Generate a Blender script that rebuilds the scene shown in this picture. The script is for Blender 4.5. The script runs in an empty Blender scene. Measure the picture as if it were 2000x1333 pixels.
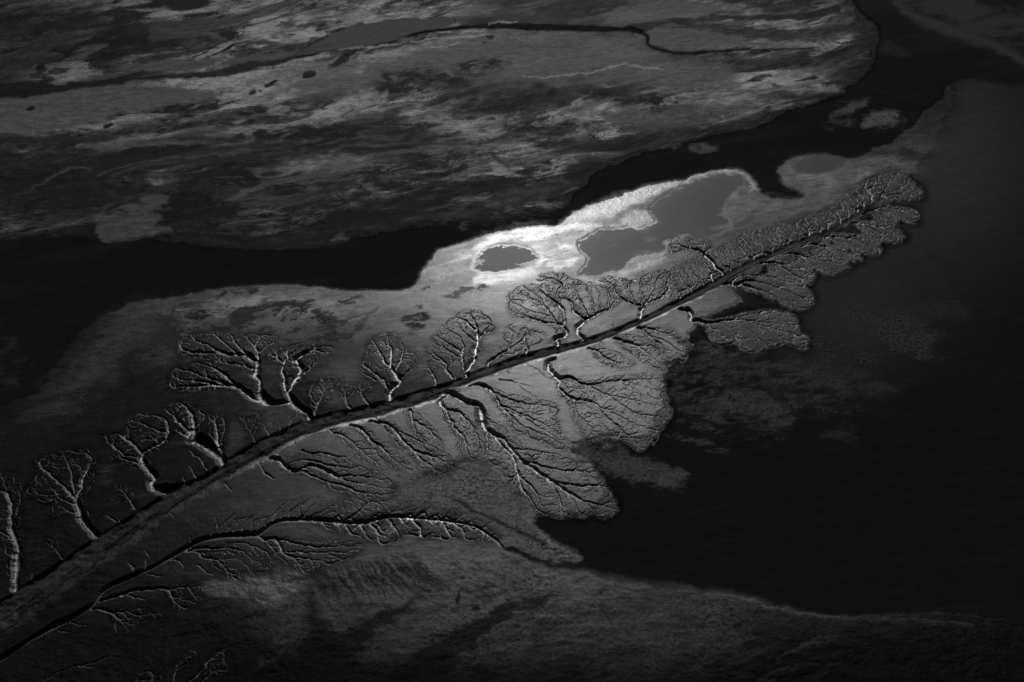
import bpy, math, random
import numpy as np
from mathutils import Vector, Matrix
random.seed(7); rng = np.random.default_rng(11)
SC = bpy.context.scene
# ------------------------------------------------------------------ survey chart: photo pixel -> point of the ground plane
H = 300.0; PITCH = math.radians(40.0); F = 666.5 / math.tan(math.radians(19.0)); CX, CY = 1000.0, 666.5
cP, sP = math.cos(PITCH), math.sin(PITCH)
def to_world(p):
    p = np.asarray(p, float); u = (p[..., 0] - CX) / F; v = -(p[..., 1] - CY) / F
    dy = cP + v * sP; dz = -sP + v * cP
    t = -H / dz
    return np.stack([u * t, dy * t], -1)
def to_chart(x, y):
    fw = y * cP + H * sP; up = y * sP - H * cP
    return CX + F * x / fw, CY - F * up / fw
def scale_at(p):                                    # metres per chart pixel, across the view
    w = to_world(p); return (w[..., 1] * cP + H * sP) / F
# ------------------------------------------------------------------ noise
def _hash(ix, iy, seed):
    h = (ix.astype(np.int64) * 374761393 + iy.astype(np.int64) * 668265263 + seed * 974634777) & 0x7fffffff
    h = ((h ^ (h >> 13)) * 1274126177) & 0x7fffffff
    h = (h ^ (h >> 16)) & 0xffff
    return h.astype(np.float32) / 65535.0
def vnoise(x, y, seed=0):
    ix = np.floor(x); iy = np.floor(y); fx = (x - ix).astype(np.float32); fy = (y - iy).astype(np.float32)
    ix = ix.astype(np.int64); iy = iy.astype(np.int64)
    fx = fx * fx * (3 - 2 * fx); fy = fy * fy * (3 - 2 * fy)
    a = _hash(ix, iy, seed); b = _hash(ix + 1, iy, seed); c = _hash(ix, iy + 1, seed); d = _hash(ix + 1, iy + 1, seed)
    return (a + (b - a) * fx) * (1 - fy) + (c + (d - c) * fx) * fy
def fbm(x, y, seed=0, octv=5, gain=.5):
    s = 0; a = 1.0; t = 0
    for i in range(octv):
        c, sn = math.cos(.6 * i + .3), math.sin(.6 * i + .3)
        s = s + a * (vnoise((x * c - y * sn) * 2 ** i + 17.3 * i, (x * sn + y * c) * 2 ** i + 9.1 * i, seed + i) * 2 - 1)
        t += a; a *= gain
    return s / t                                     # about -1..1
def sstep(a, b, x):
    t = np.clip((x - a) / (b - a), 0, 1); return t * t * (3 - 2 * t)
def blur(a, n, it=2):
    a = a.astype(np.float32)
    for _ in range(it):
        for ax in (0, 1):
            p = np.pad(a, [(n + 1, n) if k == ax else (0, 0) for k in (0, 1)], mode='edge').cumsum(ax, dtype=np.float64)
            a = ((p[2 * n + 1:] - p[:-2 * n - 1]) if ax == 0 else (p[:, 2 * n + 1:] - p[:, :-2 * n - 1])).astype(np.float32) / (2 * n + 1)
    return a
# ------------------------------------------------------------------ curves
def catmull(P, closed=False, n=6):
    P = [np.array(q, float) for q in P]; N = len(P)
    if N < 3 and not closed:
        return np.array([P[0] + (P[-1] - P[0]) * t for t in np.linspace(0, 1, n + 1)])
    out = []
    for i in range(N if closed else N - 1):
        if closed: p0, p1, p2, p3 = P[i - 1], P[i], P[(i + 1) % N], P[(i + 2) % N]
        else: p0, p1, p2, p3 = P[max(i - 1, 0)], P[i], P[i + 1], P[min(i + 2, N - 1)]
        for k in range(n):
            t = k / n
            out.append(.5 * ((2 * p1) + (-p0 + p2) * t + (2 * p0 - 5 * p1 + 4 * p2 - p3) * t * t + (-p0 + 3 * p1 - 3 * p2 + p3) * t ** 3))
    if not closed: out.append(P[-1])
    return np.array(out)
def sdf(poly, X, Y):                                 # signed distance, negative inside
    d = np.full(X.shape, 1e9, np.float32); ins = np.zeros(X.shape, bool); N = len(poly)
    for i in range(N):
        ax, ay = poly[i]; bx, by = poly[(i + 1) % N]; ex, ey = bx - ax, by - ay; L = ex * ex + ey * ey + 1e-9
        t = np.clip(((X - ax) * ex + (Y - ay) * ey) / L, 0, 1)
        d = np.minimum(d, (X - ax - t * ex) ** 2 + (Y - ay - t * ey) ** 2)
        if ay != by:
            c = ((ay > Y) != (by > Y)) & (X < ex * (Y - ay) / (by - ay) + ax); ins ^= c
    d = np.sqrt(d); return np.where(ins, -d, d)
# ------------------------------------------------------------------ ground grid (finer near, coarser far)
y0 = to_world((1000, 1420))[1]; y1 = to_world((1000, -70))[1]
rows = [y0]
while rows[-1] < y1:
    y = rows[-1]; dist2 = y * y + H * H
    rows.append(y + 1.28 * dist2 / (H * F) * 1.0)
YR = np.array(rows); NR = len(YR); NC = 1860
HW = lambda y: (y * cP + H * sP) / F * 1120.0         # half width of the strip at y
S = np.linspace(-1, 1, NC)
GX = (S[None, :] * HW(YR)[:, None]); GY = np.repeat(YR[:, None], NC, 1)
PX, PY = to_chart(GX, GY)
PX = PX.astype(np.float32); PY = PY.astype(np.float32)
Z = np.zeros_like(GX, dtype=np.float32)
ALB = np.full(Z.shape, .012, np.float32); RGH = np.full(Z.shape, .62, np.float32); GRN = np.full(Z.shape, .5, np.float32)
WET = np.full(Z.shape, .07, np.float32); ID = np.zeros(Z.shape, np.int32); BED = np.zeros(Z.shape, bool)
print('grid', NR, NC)
W1 = fbm(PX / 45, PY / 22, 1, 5, .55); W2 = fbm(PX / 45, PY / 22, 21, 5, .55)
WPX = PX + W1 * 1.0; WPY = PY
def box(poly, m):
    x0, x1 = poly[:, 0].min() - m, poly[:, 0].max() + m; a, b = poly[:, 1].min() - m, poly[:, 1].max() + m
    return (PX > x0) & (PX < x1) & (PY > a) & (PY < b)
def area(pts, soft=4, warp=8, smooth=True):           # -> (mask index, coverage 0..1, signed distance in chart px)
    poly = catmull(pts, True, 5) if smooth else np.array(pts, float)
    m = box(poly, soft + warp * 1.2 + 2)
    x = PX[m] + W1[m] * warp; y = PY[m] + W2[m] * warp * .6
    d = sdf(poly, x, y)
    return m, 1 - sstep(-soft, soft, d), d
def paint(pts, alb=None, rgh=None, grn=None, soft=4, warp=8, mul=None, oid=None, z=None, k=1.0, mod=None):
    m, c, d = area(pts, soft, warp); c = c * k
    if mod is not None: c = c * mod(PX[m], PY[m])
    if mul is not None: ALB[m] *= 1 + (mul - 1) * c
    if alb is not None: ALB[m] += (alb - ALB[m]) * c
    if rgh is not None: RGH[m] += (rgh - RGH[m]) * c
    if grn is not None: GRN[m] += (grn - GRN[m]) * c
    if z is not None: Z[m] += z * c
    if oid is not None:
        t = ID[m]; t[c > .5 * k] = oid; ID[m] = t
def ell(cx, cy, rx, ry, a=0, n=10):
    r = math.radians(a)
    return [(cx + rx * math.cos(t) * math.cos(r) - ry * math.sin(t) * math.sin(r), cy + rx * math.cos(t) * math.sin(r) + ry * math.sin(t) * math.cos(r)) for t in np.linspace(0, 2 * math.pi, n, endpoint=False)]
def stroke(pts, w, alb=None, rgh=None, soft=2, warp=4, k=1., mul=None, oid=None, z=None, grn=None):
    c = catmull(pts, False, 5); n = len(c); w = np.interp(np.arange(n), np.linspace(0, n - 1, len(w)), w) if np.ndim(w) else np.full(n, w)
    t = np.gradient(c, axis=0); t /= np.linalg.norm(t, axis=1)[:, None] + 1e-9; nr = np.stack([-t[:, 1], t[:, 0]], 1)
    poly = np.concatenate([c + nr * w[:, None], (c - nr * w[:, None])[::-1]])
    m = box(poly, soft + warp * 1.2 + 2); x = PX[m] + W1[m] * warp; y = PY[m] + W2[m] * warp * .6
    c = (1 - sstep(-soft, soft, sdf(poly, x, y))) * k
    if mul is not None: ALB[m] *= 1 + (mul - 1) * c
    if alb is not None: ALB[m] += (alb - ALB[m]) * c
    if rgh is not None: RGH[m] += (rgh - RGH[m]) * c
    if grn is not None: GRN[m] += (grn - GRN[m]) * c
    if z is not None: Z[m] += z * c
    if oid is not None: tt = ID[m]; tt[c > .5 * k] = oid; ID[m] = tt

# streaky tidal noise, running with the flow (slightly up to the right in the chart)
ca, sa = math.cos(math.radians(11)), math.sin(math.radians(11))
FX = PX * ca - PY * sa; FY = PX * sa + PY * ca
q1 = fbm(FX / 260, FY / 60, 31, 4)
N_big = fbm(FX / 230 + q1 * .9, FY / 34 + q1 * 1.1, 41, 6, .56)
N_mid = fbm(FX / 80 + N_big * 1.2, FY / 17 + q1 * 1.5, 51, 5, .6)
N_fin = fbm(FX / 22 + N_mid, FY / 7 + N_big * 1.5, 61, 4, .65)
N_iso = fbm(GX / 6, GY / 6, 71, 5, .6)
N_blot = fbm(PX / 150 + q1, PY / 70 + N_big * .4, 81, 5, .5)
N_wave = 1 - np.abs(fbm(FX / 120 + q1 * .8, FY / 16 + N_big * .9, 91, 4, .5)) * 2.2   # thin crests
del W1, W2
W1 = 2.1 * fbm(PX / 36 + q1 * .5, PY / 16, 1, 7, .66); W2 = 2.1 * fbm(PX / 36, PY / 16 + q1 * .5, 21, 7, .66)

OBJ = {0: None}
OBJ_KEYS = {}
def new_id(key):
    i = len(OBJ); OBJ[i] = key; OBJ_KEYS[key] = i; return i
ID_RIVER = new_id('river'); ID_LAGOON = new_id('lagoon'); ID_CHAN = new_id('channel'); ID_CREEK = new_id('creek')
# ---------------- far mudflats
FLAT = [(-260, -90), (1620, -90), (1660, 0), (1705, 70), (1700, 130), (1640, 185), (1560, 205), (1500, 240), (1400, 262), (1260, 300), (1150, 335), (1130, 370), (1090, 405), (1000, 430), (900, 437), (760, 450), (620, 482), (450, 487), (300, 470), (100, 470), (-260, 480)]
m, c, d = area(FLAT, 6, 16)
edge = sstep(0, 90, -d)
nb, nm_, nf, nw = N_big[m], N_mid[m], N_fin[m], N_wave[m]
u1 = fbm(FX[m] / 170 + 2.2 * nb + q1[m], FY[m] / 26 + 2.6 * q1[m] + .8 * nm_, 141, 6, .6); u2 = fbm(FX[m] / 90 + 3 * u1, FY[m] / 15 + 1.6 * nb, 151, 5, .62)
h1 = sstep(-.16, .16, u1 + .15 * nf); h2 = sstep(-.05, .3, N_blot[m] + .5 * nm_ + .2 * nf); h3 = sstep(.05, .4, u2 + .2 * nf)
v = .022 + .085 * h1 + .045 * h2 + .055 * h3 * h1 + .03 * nb + .06 * u2 + .06 * nf * (.4 + h2)
v -= .05 * np.exp(-((u1 + .1 * nf + .03) / .03) ** 2) * sstep(-.2, .2, nf)          # dark outlines of the patches
v += .07 * np.exp(-((u2 - .02) / .03) ** 2) * sstep(.0, .3, nm_) * h1
v -= .05 * np.exp(-((nm_ + .4 * nf) / .025) ** 2) * sstep(0, .2, N_blot[m])
v = (v - .045) * 1.35 + .055; v *= .3 + 1.2 * sstep(-.25, .35, fbm(PX[m] / 330, PY[m] / 80, 77, 3) + .25 * nb)
v = np.clip(v, .008, .34)
fall = np.clip(1.25 - ((PX[m] - 1000) / 1100) ** 2 * .8, .25, 1.3) * (.75 + .25 * np.exp(-((PY[m] - 130) / 110) ** 2) + .15)  # brightness falloff toward both sides, painted into the albedo
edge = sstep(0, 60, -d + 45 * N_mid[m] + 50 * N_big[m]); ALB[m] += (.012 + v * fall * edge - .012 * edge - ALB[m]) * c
RGH[m] += (.62 + .1 * N_mid[m] - RGH[m]) * c
Z[m] += c * (.25 + .35 * N_big[m] + .2 * N_mid[m] + .12 * N_fin[m] + .3 * np.clip(N_wave[m], 0, 1) ** 4)
GRN[m] += (.22 + .5 * np.clip(N_blot[m] * 2, 0, 1) - GRN[m]) * c
# near bank, lit mud between river and channel
BANK = [(-260, 835), (40, 777), (100, 722), (150, 652), (215, 612), (280, 587), (450, 561), (620, 557), (700, 567), (800, 561), (830, 513), (870, 483), (960, 454), (1080, 437), (1120, 411), (1200, 387), (1240, 371), (1330, 351), (1410, 327), (1458, 339), (1475, 361), (1490, 378), (1530, 387), (1572, 385), (1540, 366), (1515, 346), (1518, 323), (1550, 304), (1600, 295), (1650, 309), (1685, 301), (1740, 273), (1780, 243), (1800, 223), (1838, 191), (1848, 168), (1900, 158), (2000, 165), (2260, 150), (2260, 700), (1700, 700), (1300, 700), (900, 760), (600, 840), (300, 990), (-260, 1330)]
m, c, d = area(BANK, 5, 5)
px, py = PX[m], PY[m]
near = np.exp(-(((px - 1010) / 520) ** 2 + ((py - 500) / 230) ** 2))  # glow around the sun's mirror point, partly painted into the albedo
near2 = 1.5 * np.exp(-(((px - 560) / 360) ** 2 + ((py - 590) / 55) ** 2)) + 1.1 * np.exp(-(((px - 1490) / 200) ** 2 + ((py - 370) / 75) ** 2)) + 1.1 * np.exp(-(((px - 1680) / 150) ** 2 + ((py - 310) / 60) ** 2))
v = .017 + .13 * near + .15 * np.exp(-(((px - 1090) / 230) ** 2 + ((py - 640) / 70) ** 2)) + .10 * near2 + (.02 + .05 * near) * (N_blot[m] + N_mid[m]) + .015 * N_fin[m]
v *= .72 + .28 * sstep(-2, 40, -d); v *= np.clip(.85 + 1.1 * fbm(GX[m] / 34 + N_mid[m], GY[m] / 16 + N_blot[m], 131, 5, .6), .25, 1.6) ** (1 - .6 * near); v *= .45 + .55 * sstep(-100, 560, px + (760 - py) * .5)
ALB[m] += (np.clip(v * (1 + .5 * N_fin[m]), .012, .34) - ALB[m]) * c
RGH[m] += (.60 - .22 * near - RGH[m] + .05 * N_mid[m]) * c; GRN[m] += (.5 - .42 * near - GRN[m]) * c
Z[m] += c * (.15 + .10 * N_blot[m] + .08 * N_mid[m] + .05 * N_fin[m])
# lagoon on the right
LAG = [(1850, 130), (1868, 180), (1840, 260), (1790, 330), (1740, 400), (1640, 450), (1560, 500), (1480, 540), (1420, 590), (1330, 640), (1250, 700), (1150, 850), (960, 1000), (960, 1100), (1200, 1180), (1600, 1240), (2260, 1300), (2400, 600), (2400, 100), (2000, 130)]
m, c, d = area(LAG, 34, 10)
px, py = PX[m], PY[m]
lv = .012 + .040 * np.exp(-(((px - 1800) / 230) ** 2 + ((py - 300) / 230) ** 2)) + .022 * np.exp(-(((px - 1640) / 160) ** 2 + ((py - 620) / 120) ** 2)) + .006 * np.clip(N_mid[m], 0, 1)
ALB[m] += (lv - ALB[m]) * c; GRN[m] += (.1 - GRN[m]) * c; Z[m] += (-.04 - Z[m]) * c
t = ID[m]; t[c > .5] = ID_LAGOON; ID[m] = t
LAGM = np.zeros_like(Z); LAGM[m] = sstep(.3, .6, c)
# southern plateau (feather's lower half) and the flats below
SOUTH = [(-260, 1500), (-260, 1330), (0, 1200), (300, 1020), (600, 850), (900, 755), (1300, 610), (1560, 480), (1590, 480), (1540, 512), (1470, 528), (1430, 555), (1450, 590), (1400, 612), (1350, 645), (1340, 690), (1300, 730), (1290, 800), (1260, 850), (1150, 880), (1180, 950), (1150, 1000), (1070, 1005), (1050, 1018), (1072, 1052), (1130, 1080), (1128, 1099), (1060, 1092), (1010, 1070), (984, 1070), (1050, 1100), (1120, 1114), (1200, 1132), (1350, 1150), (1450, 1167), (1550, 1191), (1620, 1201), (1760, 1197), (1850, 1193), (2000, 1216), (2260, 1260), (2260, 1500)]
m, c, d = area(SOUTH, 4, 8)
px, py = PX[m], PY[m]
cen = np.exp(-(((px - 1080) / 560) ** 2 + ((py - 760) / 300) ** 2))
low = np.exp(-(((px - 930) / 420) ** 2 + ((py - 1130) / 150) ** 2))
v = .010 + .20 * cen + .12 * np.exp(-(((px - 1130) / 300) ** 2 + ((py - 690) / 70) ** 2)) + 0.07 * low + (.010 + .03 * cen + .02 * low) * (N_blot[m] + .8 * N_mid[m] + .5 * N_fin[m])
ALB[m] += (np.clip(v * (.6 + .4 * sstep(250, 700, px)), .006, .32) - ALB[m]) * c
t = ID[m]; t[c > .5] = 0; ID[m] = t; LAGM[m] *= 1 - c
RGH[m] += (.58 - .20 * cen - RGH[m]) * c; GRN[m] += (.38 + .25 * sstep(1080, 1200, py) - GRN[m]) * c
Z[m] += c * (.15 + .1 * N_blot[m] + .04 * N_mid[m])
GRNM = None
# river: everything dark between the far flats and the near bank
RIV = [(-260, 480), (100, 470), (300, 472), (450, 489), (620, 486), (760, 455), (900, 440), (1000, 434), (1100, 408), (1140, 370), (1170, 338), (1260, 304), (1400, 266), (1500, 244), (1560, 212), (1640, 190), (1705, 130), (1720, 70), (1670, 0), (1620, -90), (2260, -90), (2260, 150), (2000, 168), (1900, 158), (1850, 168), (1838, 190), (1800, 222), (1780, 242), (1740, 272), (1685, 300), (1650, 308), (1600, 294), (1550, 303), (1518, 322), (1515, 345), (1540, 365), (1572, 384), (1530, 386), (1490, 377), (1475, 360), (1458, 338), (1410, 326), (1330, 350), (1240, 370), (1200, 386), (1120, 410), (1080, 436), (960, 453), (870, 482), (830, 512), (800, 560), (700, 566), (620, 556), (450, 560), (280, 585), (215, 610), (150, 650), (100, 720), (40, 775), (-260, 830)]
m, c, d = area(RIV, 6, 7)
ALB[m] += (.012 + .010 * np.clip(N_big[m], 0, 1) + .006 * np.clip(N_mid[m], 0, 1) - ALB[m]) * c
GRN[m] += (.12 - GRN[m]) * c; Z[m] += (-.04 - Z[m]) * c
t = ID[m]; t[c > .5] = ID_RIVER; ID[m] = t
# ---------------- named patches
def rag(thr, sc=.25, src=None):                       # ragged coverage from noise
    return lambda px, py: sstep(thr - sc, thr + sc, (N_mid if src is None else src)[_cur])
_cur = None
def paint_r(pts, thr=-.1, sc=.2, n=0, **kw):          # coverage broken up by noise
    global _cur
    src = [N_mid, N_fin, N_iso, N_blot][n]
    soft = kw.get('soft', 4); warp = kw.get('warp', 8); poly = catmull(pts, True, 5); _cur = box(poly, soft + warp * 1.2 + 2)
    paint(pts, mod=lambda a, b: sstep(thr - sc, thr + sc, src[_cur]), **kw)
# ponds in the lit bank
ID_P1 = new_id('pond1'); ID_P2 = new_id('pond2'); ID_P3 = new_id('pond3'); ID_LAKE = new_id('lake')
PONDK = dict(grn=.08)
paint([(942, 500), (968, 486), (1000, 482), (1042, 485), (1052, 502), (1045, 516), (1012, 522), (985, 530), (950, 534), (938, 528)], alb=.06, soft=3, warp=14, oid=ID_P1, z=-.05, **PONDK)
paint([(1045, 512), (1062, 498), (1082, 494), (1088, 502), (1072, 512), (1050, 522)], alb=.11, soft=2, warp=10, **PONDK)
paint([(1140, 468), (1165, 452), (1225, 448), (1285, 437), (1290, 425), (1270, 408), (1300, 385), (1345, 358), (1415, 343), (1438, 346), (1440, 372), (1418, 392), (1404, 415), (1425, 440), (1390, 462), (1330, 470), (1298, 470), (1300, 486), (1250, 498), (1222, 512), (1205, 530), (1160, 534), (1130, 538), (1150, 512), (1136, 492)], alb=.07, soft=3.5, warp=9, oid=ID_P2, z=-.05, **PONDK)
paint([(1225, 495), (1270, 487), (1300, 500), (1275, 520), (1232, 524)], alb=.10, rgh=.4, soft=7, warp=14)
paint([(1550, 322), (1565, 310), (1592, 303), (1635, 304), (1652, 316), (1628, 330), (1598, 342), (1562, 334)], alb=.065, soft=4, warp=9, oid=ID_P3, z=-.05, **PONDK)
paint([(1200, 430), (1250, 415), (1300, 430), (1270, 445), (1215, 450)], alb=.16, rgh=.36, soft=7, warp=16)
# hot wet mud around the ponds: smooth sun mirror, glare also painted into albedo
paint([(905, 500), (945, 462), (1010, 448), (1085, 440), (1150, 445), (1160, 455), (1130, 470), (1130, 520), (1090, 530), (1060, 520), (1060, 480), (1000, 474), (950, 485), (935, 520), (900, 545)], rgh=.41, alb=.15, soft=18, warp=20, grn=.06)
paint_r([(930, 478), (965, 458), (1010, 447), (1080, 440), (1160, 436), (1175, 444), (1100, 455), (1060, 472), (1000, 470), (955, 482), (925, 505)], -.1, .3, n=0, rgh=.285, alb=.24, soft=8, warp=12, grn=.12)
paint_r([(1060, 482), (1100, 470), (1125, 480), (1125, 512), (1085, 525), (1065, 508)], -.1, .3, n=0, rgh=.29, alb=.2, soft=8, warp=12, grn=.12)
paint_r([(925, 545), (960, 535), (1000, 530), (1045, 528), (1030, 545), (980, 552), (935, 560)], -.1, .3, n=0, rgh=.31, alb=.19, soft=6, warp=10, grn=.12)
paint_r([(850, 560), (900, 520), (960, 545), (1010, 560), (1000, 590), (930, 585)], .05, .2, n=1, alb=.09, soft=16, warp=16)
for e in [(1200, 400, 60, 14, -18), (1250, 385, 40, 10, -15), (1160, 425, 40, 10, -10)]:
    paint(ell(*e), alb=.15, rgh=.36, soft=10, warp=8)
stroke([(1095, 436), (1130, 424), (1190, 402), (1240, 384), (1300, 366), (1340, 354), (1400, 338), (1440, 336), (1462, 352), (1470, 374)], [9, 10, 14, 14, 9, 5, 4, 5, 6, 7], alb=.24, rgh=.34, soft=6, warp=8, k=.85, grn=.1)  # glowing pond rims: glare painted as pale strokes, here and below
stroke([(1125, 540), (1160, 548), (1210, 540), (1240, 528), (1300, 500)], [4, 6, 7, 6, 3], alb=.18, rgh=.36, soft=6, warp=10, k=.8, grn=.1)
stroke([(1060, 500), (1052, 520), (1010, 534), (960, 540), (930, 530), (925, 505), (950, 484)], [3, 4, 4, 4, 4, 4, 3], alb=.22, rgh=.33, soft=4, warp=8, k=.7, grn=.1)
paint_r([(1430, 400), (1500, 385), (1600, 390), (1640, 370), (1560, 410), (1480, 430), (1430, 430)], -.1, .3, n=0, alb=.16, soft=12, warp=16)
# dark ragged weed/wet blotches on the left of the bank
D = dict(alb=.012, rgh=.5, grn=1.)
paint_r([(225, 690), (250, 640), (300, 615), (340, 630), (350, 660), (400, 690), (330, 690), (290, 670), (240, 700)], -.3, .12, n=1, soft=8, warp=18, **D)
paint_r([(330, 600), (420, 590), (500, 572), (490, 560), (440, 570), (420, 585), (350, 625)], -.05, .08, n=1, soft=6, warp=16, **D)
paint_r([(445, 622), (470, 602), (520, 594), (560, 588), (592, 592), (596, 612), (585, 628), (590, 606), (560, 600), (540, 614), (500, 622), (470, 638), (450, 636)], -.7, .25, n=1, soft=2.5, warp=8, **D)
paint([(480, 640), (530, 622), (575, 608), (585, 620), (570, 640), (520, 650)], alb=.12, soft=4, warp=6)
paint_r([(590, 600), (620, 600), (660, 620), (650, 680), (600, 670), (560, 660)], .1, .15, n=1, soft=10, warp=12, **D)
stroke([(657, 672), (655, 648), (662, 632), (690, 620), (715, 612)], [3, 4, 3, 2, 2], alb=.012, warp=6)
stroke([(695, 650), (700, 636), (712, 626), (718, 614), (740, 604)], [5, 6, 4, 3, 2], alb=.012, warp=6)
stroke([(640, 650), (652, 625), (655, 610)], [6, 9, 2], alb=.02, warp=8, k=.8)
paint_r([(785, 620), (815, 600), (840, 615), (835, 640), (800, 640)], 0, .1, n=1, soft=5, warp=10, **D)
paint_r([(600, 700), (700, 670), (760, 640), (720, 700), (640, 720)], .0, .3, n=1, soft=20, warp=10, alb=.03)
stroke([(878, 558), (888, 548), (892, 540)], [1.5, 4, 1], alb=.015, warp=5)
paint_r([(90, 760), (200, 690), (300, 720), (280, 780), (160, 800)], .1, .2, n=0, soft=20, warp=20, alb=.015, k=.8)
paint([(60, 800), (160, 700), (230, 620), (330, 590), (300, 640), (230, 690), (200, 760), (100, 830)], alb=.075, soft=35, warp=20, k=.55)
paint_r([(-60, 870), (60, 760), (330, 760), (440, 770), (300, 830), (150, 850), (60, 920), (-60, 1000)], -.1, .3, n=0, soft=30, warp=20, alb=.016, k=.85)
paint_r([(0, 650), (40, 690), (40, 740), (0, 760)], .1, .3, n=1, soft=14, warp=24, alb=.028)
# smooth dry-ish mud plates between gully trees
paint([(620, 745), (650, 715), (700, 712), (705, 745), (730, 770), (690, 785), (640, 790), (620, 775)], alb=.095, soft=14, warp=8)
paint([(790, 670), (840, 655), (845, 690), (825, 700), (800, 690)], alb=.11, soft=10, warp=8)
paint([(500, 785), (560, 785), (600, 815), (540, 845), (500, 850), (450, 880), (450, 840)], alb=.06, soft=14, warp=6)
paint([(955, 630), (975, 625), (995, 640), (965, 655)], alb=.17, soft=8, warp=6)
# smears and shoals in the lagoon
for e, a in [((1745, 640, 95, 32, 18), .032), ((1830, 600, 55, 18, 10), .026), ((1690, 745, 60, 20, 20), .03), ((1620, 730, 60, 22, 12), .03), ((1880, 520, 60, 16, 10), .022), ((1700, 600, 70, 12, 5), .03), ((1645, 850, 35, 9, 15), .03), ((1420, 710, 90, 20, 6), .028)]:
    paint_r(ell(*e), -.15, .25, n=0, soft=16, warp=22, alb=a * 1.25, rgh=.6, grn=.6)
for e, a in [((1360, 740, 70, 60, 20), .035), ((1470, 715, 110, 26, 12), .034), ((1570, 745, 110, 30, 20), .036), ((1400, 690, 60, 16, 0), .05), ((1650, 690, 70, 25, 15), .026), ((1600, 790, 60, 16, 15), .026), ((1450, 850, 80, 10, 12), .018), ((1770, 660, 70, 22, 25), .03)]:
    paint_r(ell(*e), .0, .3, n=1, soft=18, warp=30, alb=a * 1.35, rgh=.6, grn=1.3)
ID_SH1 = new_id('shoal1'); ID_SH2 = new_id('shoal2')
paint_r([(1385, 790), (1440, 765), (1500, 772), (1545, 790), (1540, 820), (1500, 832), (1430, 812), (1385, 805)], -.35, .2, n=1, soft=18, warp=34, alb=.05, rgh=.6, grn=.8, oid=ID_SH1)
paint_r([(1120, 868), (1200, 852), (1228, 880), (1290, 903), (1342, 935), (1330, 951), (1260, 942), (1195, 925), (1130, 900)], -.5, .3, n=1, soft=11, warp=28, alb=.068, rgh=.6, grn=1., oid=ID_SH2)
for x0, yy in [(1310, 800), (1330, 830), (1290, 850), (1320, 860), (1340, 750), (1390, 730)]:
    paint_r([(x0, yy - 6), (x0 + 60, yy + 2), (x0 + 110, yy + 22), (x0 + 50, yy + 16)], .1, .12, n=1, soft=6, warp=10, alb=.05, grn=1.)
# pale tongue south of the feather
paint([(775, 935), (840, 918), (900, 895), (950, 905), (985, 940), (1015, 965), (1030, 1000), (1050, 1030), (1085, 1058), (1128, 1080), (1120, 1098), (1060, 1088), (1005, 1062), (950, 1030), (880, 1005), (800, 990), (760, 965)], alb=.13, rgh=.55, grn=.9, soft=8, warp=12)
for i in range(16):
    x = 900 + 11 * i; y = 985 + 5.6 * i
    stroke([(x - 34, y - 16), (x, y - 4), (x + 30, y + 16)], [1, 2.2, .6], alb=.03, soft=2, warp=6, k=.7)
# lower plain
stroke([(1085, 1150), (1070, 1168), (1000, 1190), (920, 1235), (850, 1290), (780, 1350)], [2, 7, 14, 22, 34, 44], alb=.008, soft=7, warp=16, k=.92)
stroke([(800, 1175), (820, 1150), (800, 1185), (740, 1215), (690, 1250), (650, 1300)], [2, 5, 9, 14, 26, 40], alb=.008, soft=9, warp=18, k=.9)
paint([(575, 1340), (600, 1220), (605, 1130), (615, 1130), (640, 1220), (700, 1340)], alb=.007, soft=16, warp=16, k=.92)
stroke([(604, 1125), (615, 1145), (640, 1190), (655, 1235)], [2, 3, 4, 3], alb=.075, soft=4, warp=6, k=.7)
paint([(400, 1140), (470, 1128), (590, 1115), (600, 1130), (570, 1170), (530, 1190), (460, 1170), (405, 1160)], alb=.062, rgh=.45, grn=.1, soft=10, warp=6)
paint([(60, 1230), (250, 1245), (420, 1200), (520, 1240), (560, 1340), (20, 1420), (-100, 1340)], alb=.009, soft=30, warp=12, k=.9)
paint_r([(500, 1310), (520, 1270), (570, 1245), (600, 1235), (590, 1255), (550, 1280)], 0, .2, n=1, soft=6, warp=10, alb=.06, grn=1.)
for x, y, a, b in [(928, 1188, 9, 7), (885, 1190, 8, 5), (893, 1165, 5, 12), (905, 1130, 4, 4), (917, 1132, 4, 3)]:
    paint_r(ell(x, y, a, b, 10), -.4, .3, n=1, soft=3, warp=6, alb=.012)
for k in range(60):                                   # fan of fine run-off streaks
    f = k / 59; x = 612 + 190 * f + rng.uniform(-5, 5); y = 1120 - 38 * f + rng.uniform(-6, 6); L = rng.uniform(35, 80)
    stroke([(x, y), (x + L * .25 * (1 + f), y + L * .5), (x + L * .5 * (1 + f * 1.3), y + L)], [.4, 1.6, .5], alb=.010, soft=1.6, warp=6, k=.8)
for k in range(60):
    x = 880 + rng.uniform(-90, 150); y = 1090 + rng.uniform(-10, 60); L = rng.uniform(20, 50)
    stroke([(x, y), (x + L * .6, y + L * .3), (x + L, y + L * .7)], [.4, 1.4, .5], alb=.012, soft=1.6, warp=7, k=.6)
paint([(1150, 1340), (1190, 1210), (1320, 1165), (1420, 1185), (1450, 1250), (1400, 1300), (1300, 1340)], alb=.055, soft=40, warp=18, k=.6)
paint([(1560, 1215), (2260, 1240), (2260, 1500), (1450, 1500), (1480, 1300)], alb=.012, soft=60, warp=20, k=.9)
stroke([(1000, 1084), (1060, 1106), (1130, 1120), (1220, 1138), (1350, 1154), (1450, 1171), (1550, 1195), (1620, 1208), (1760, 1212), (1900, 1222)], [3, 5, 7, 9, 10, 8, 5, 3, 1, .2], alb=.085, soft=8, warp=8, k=.7, grn=.5)  # sunlit bank edge, painted as a paler strip
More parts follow.
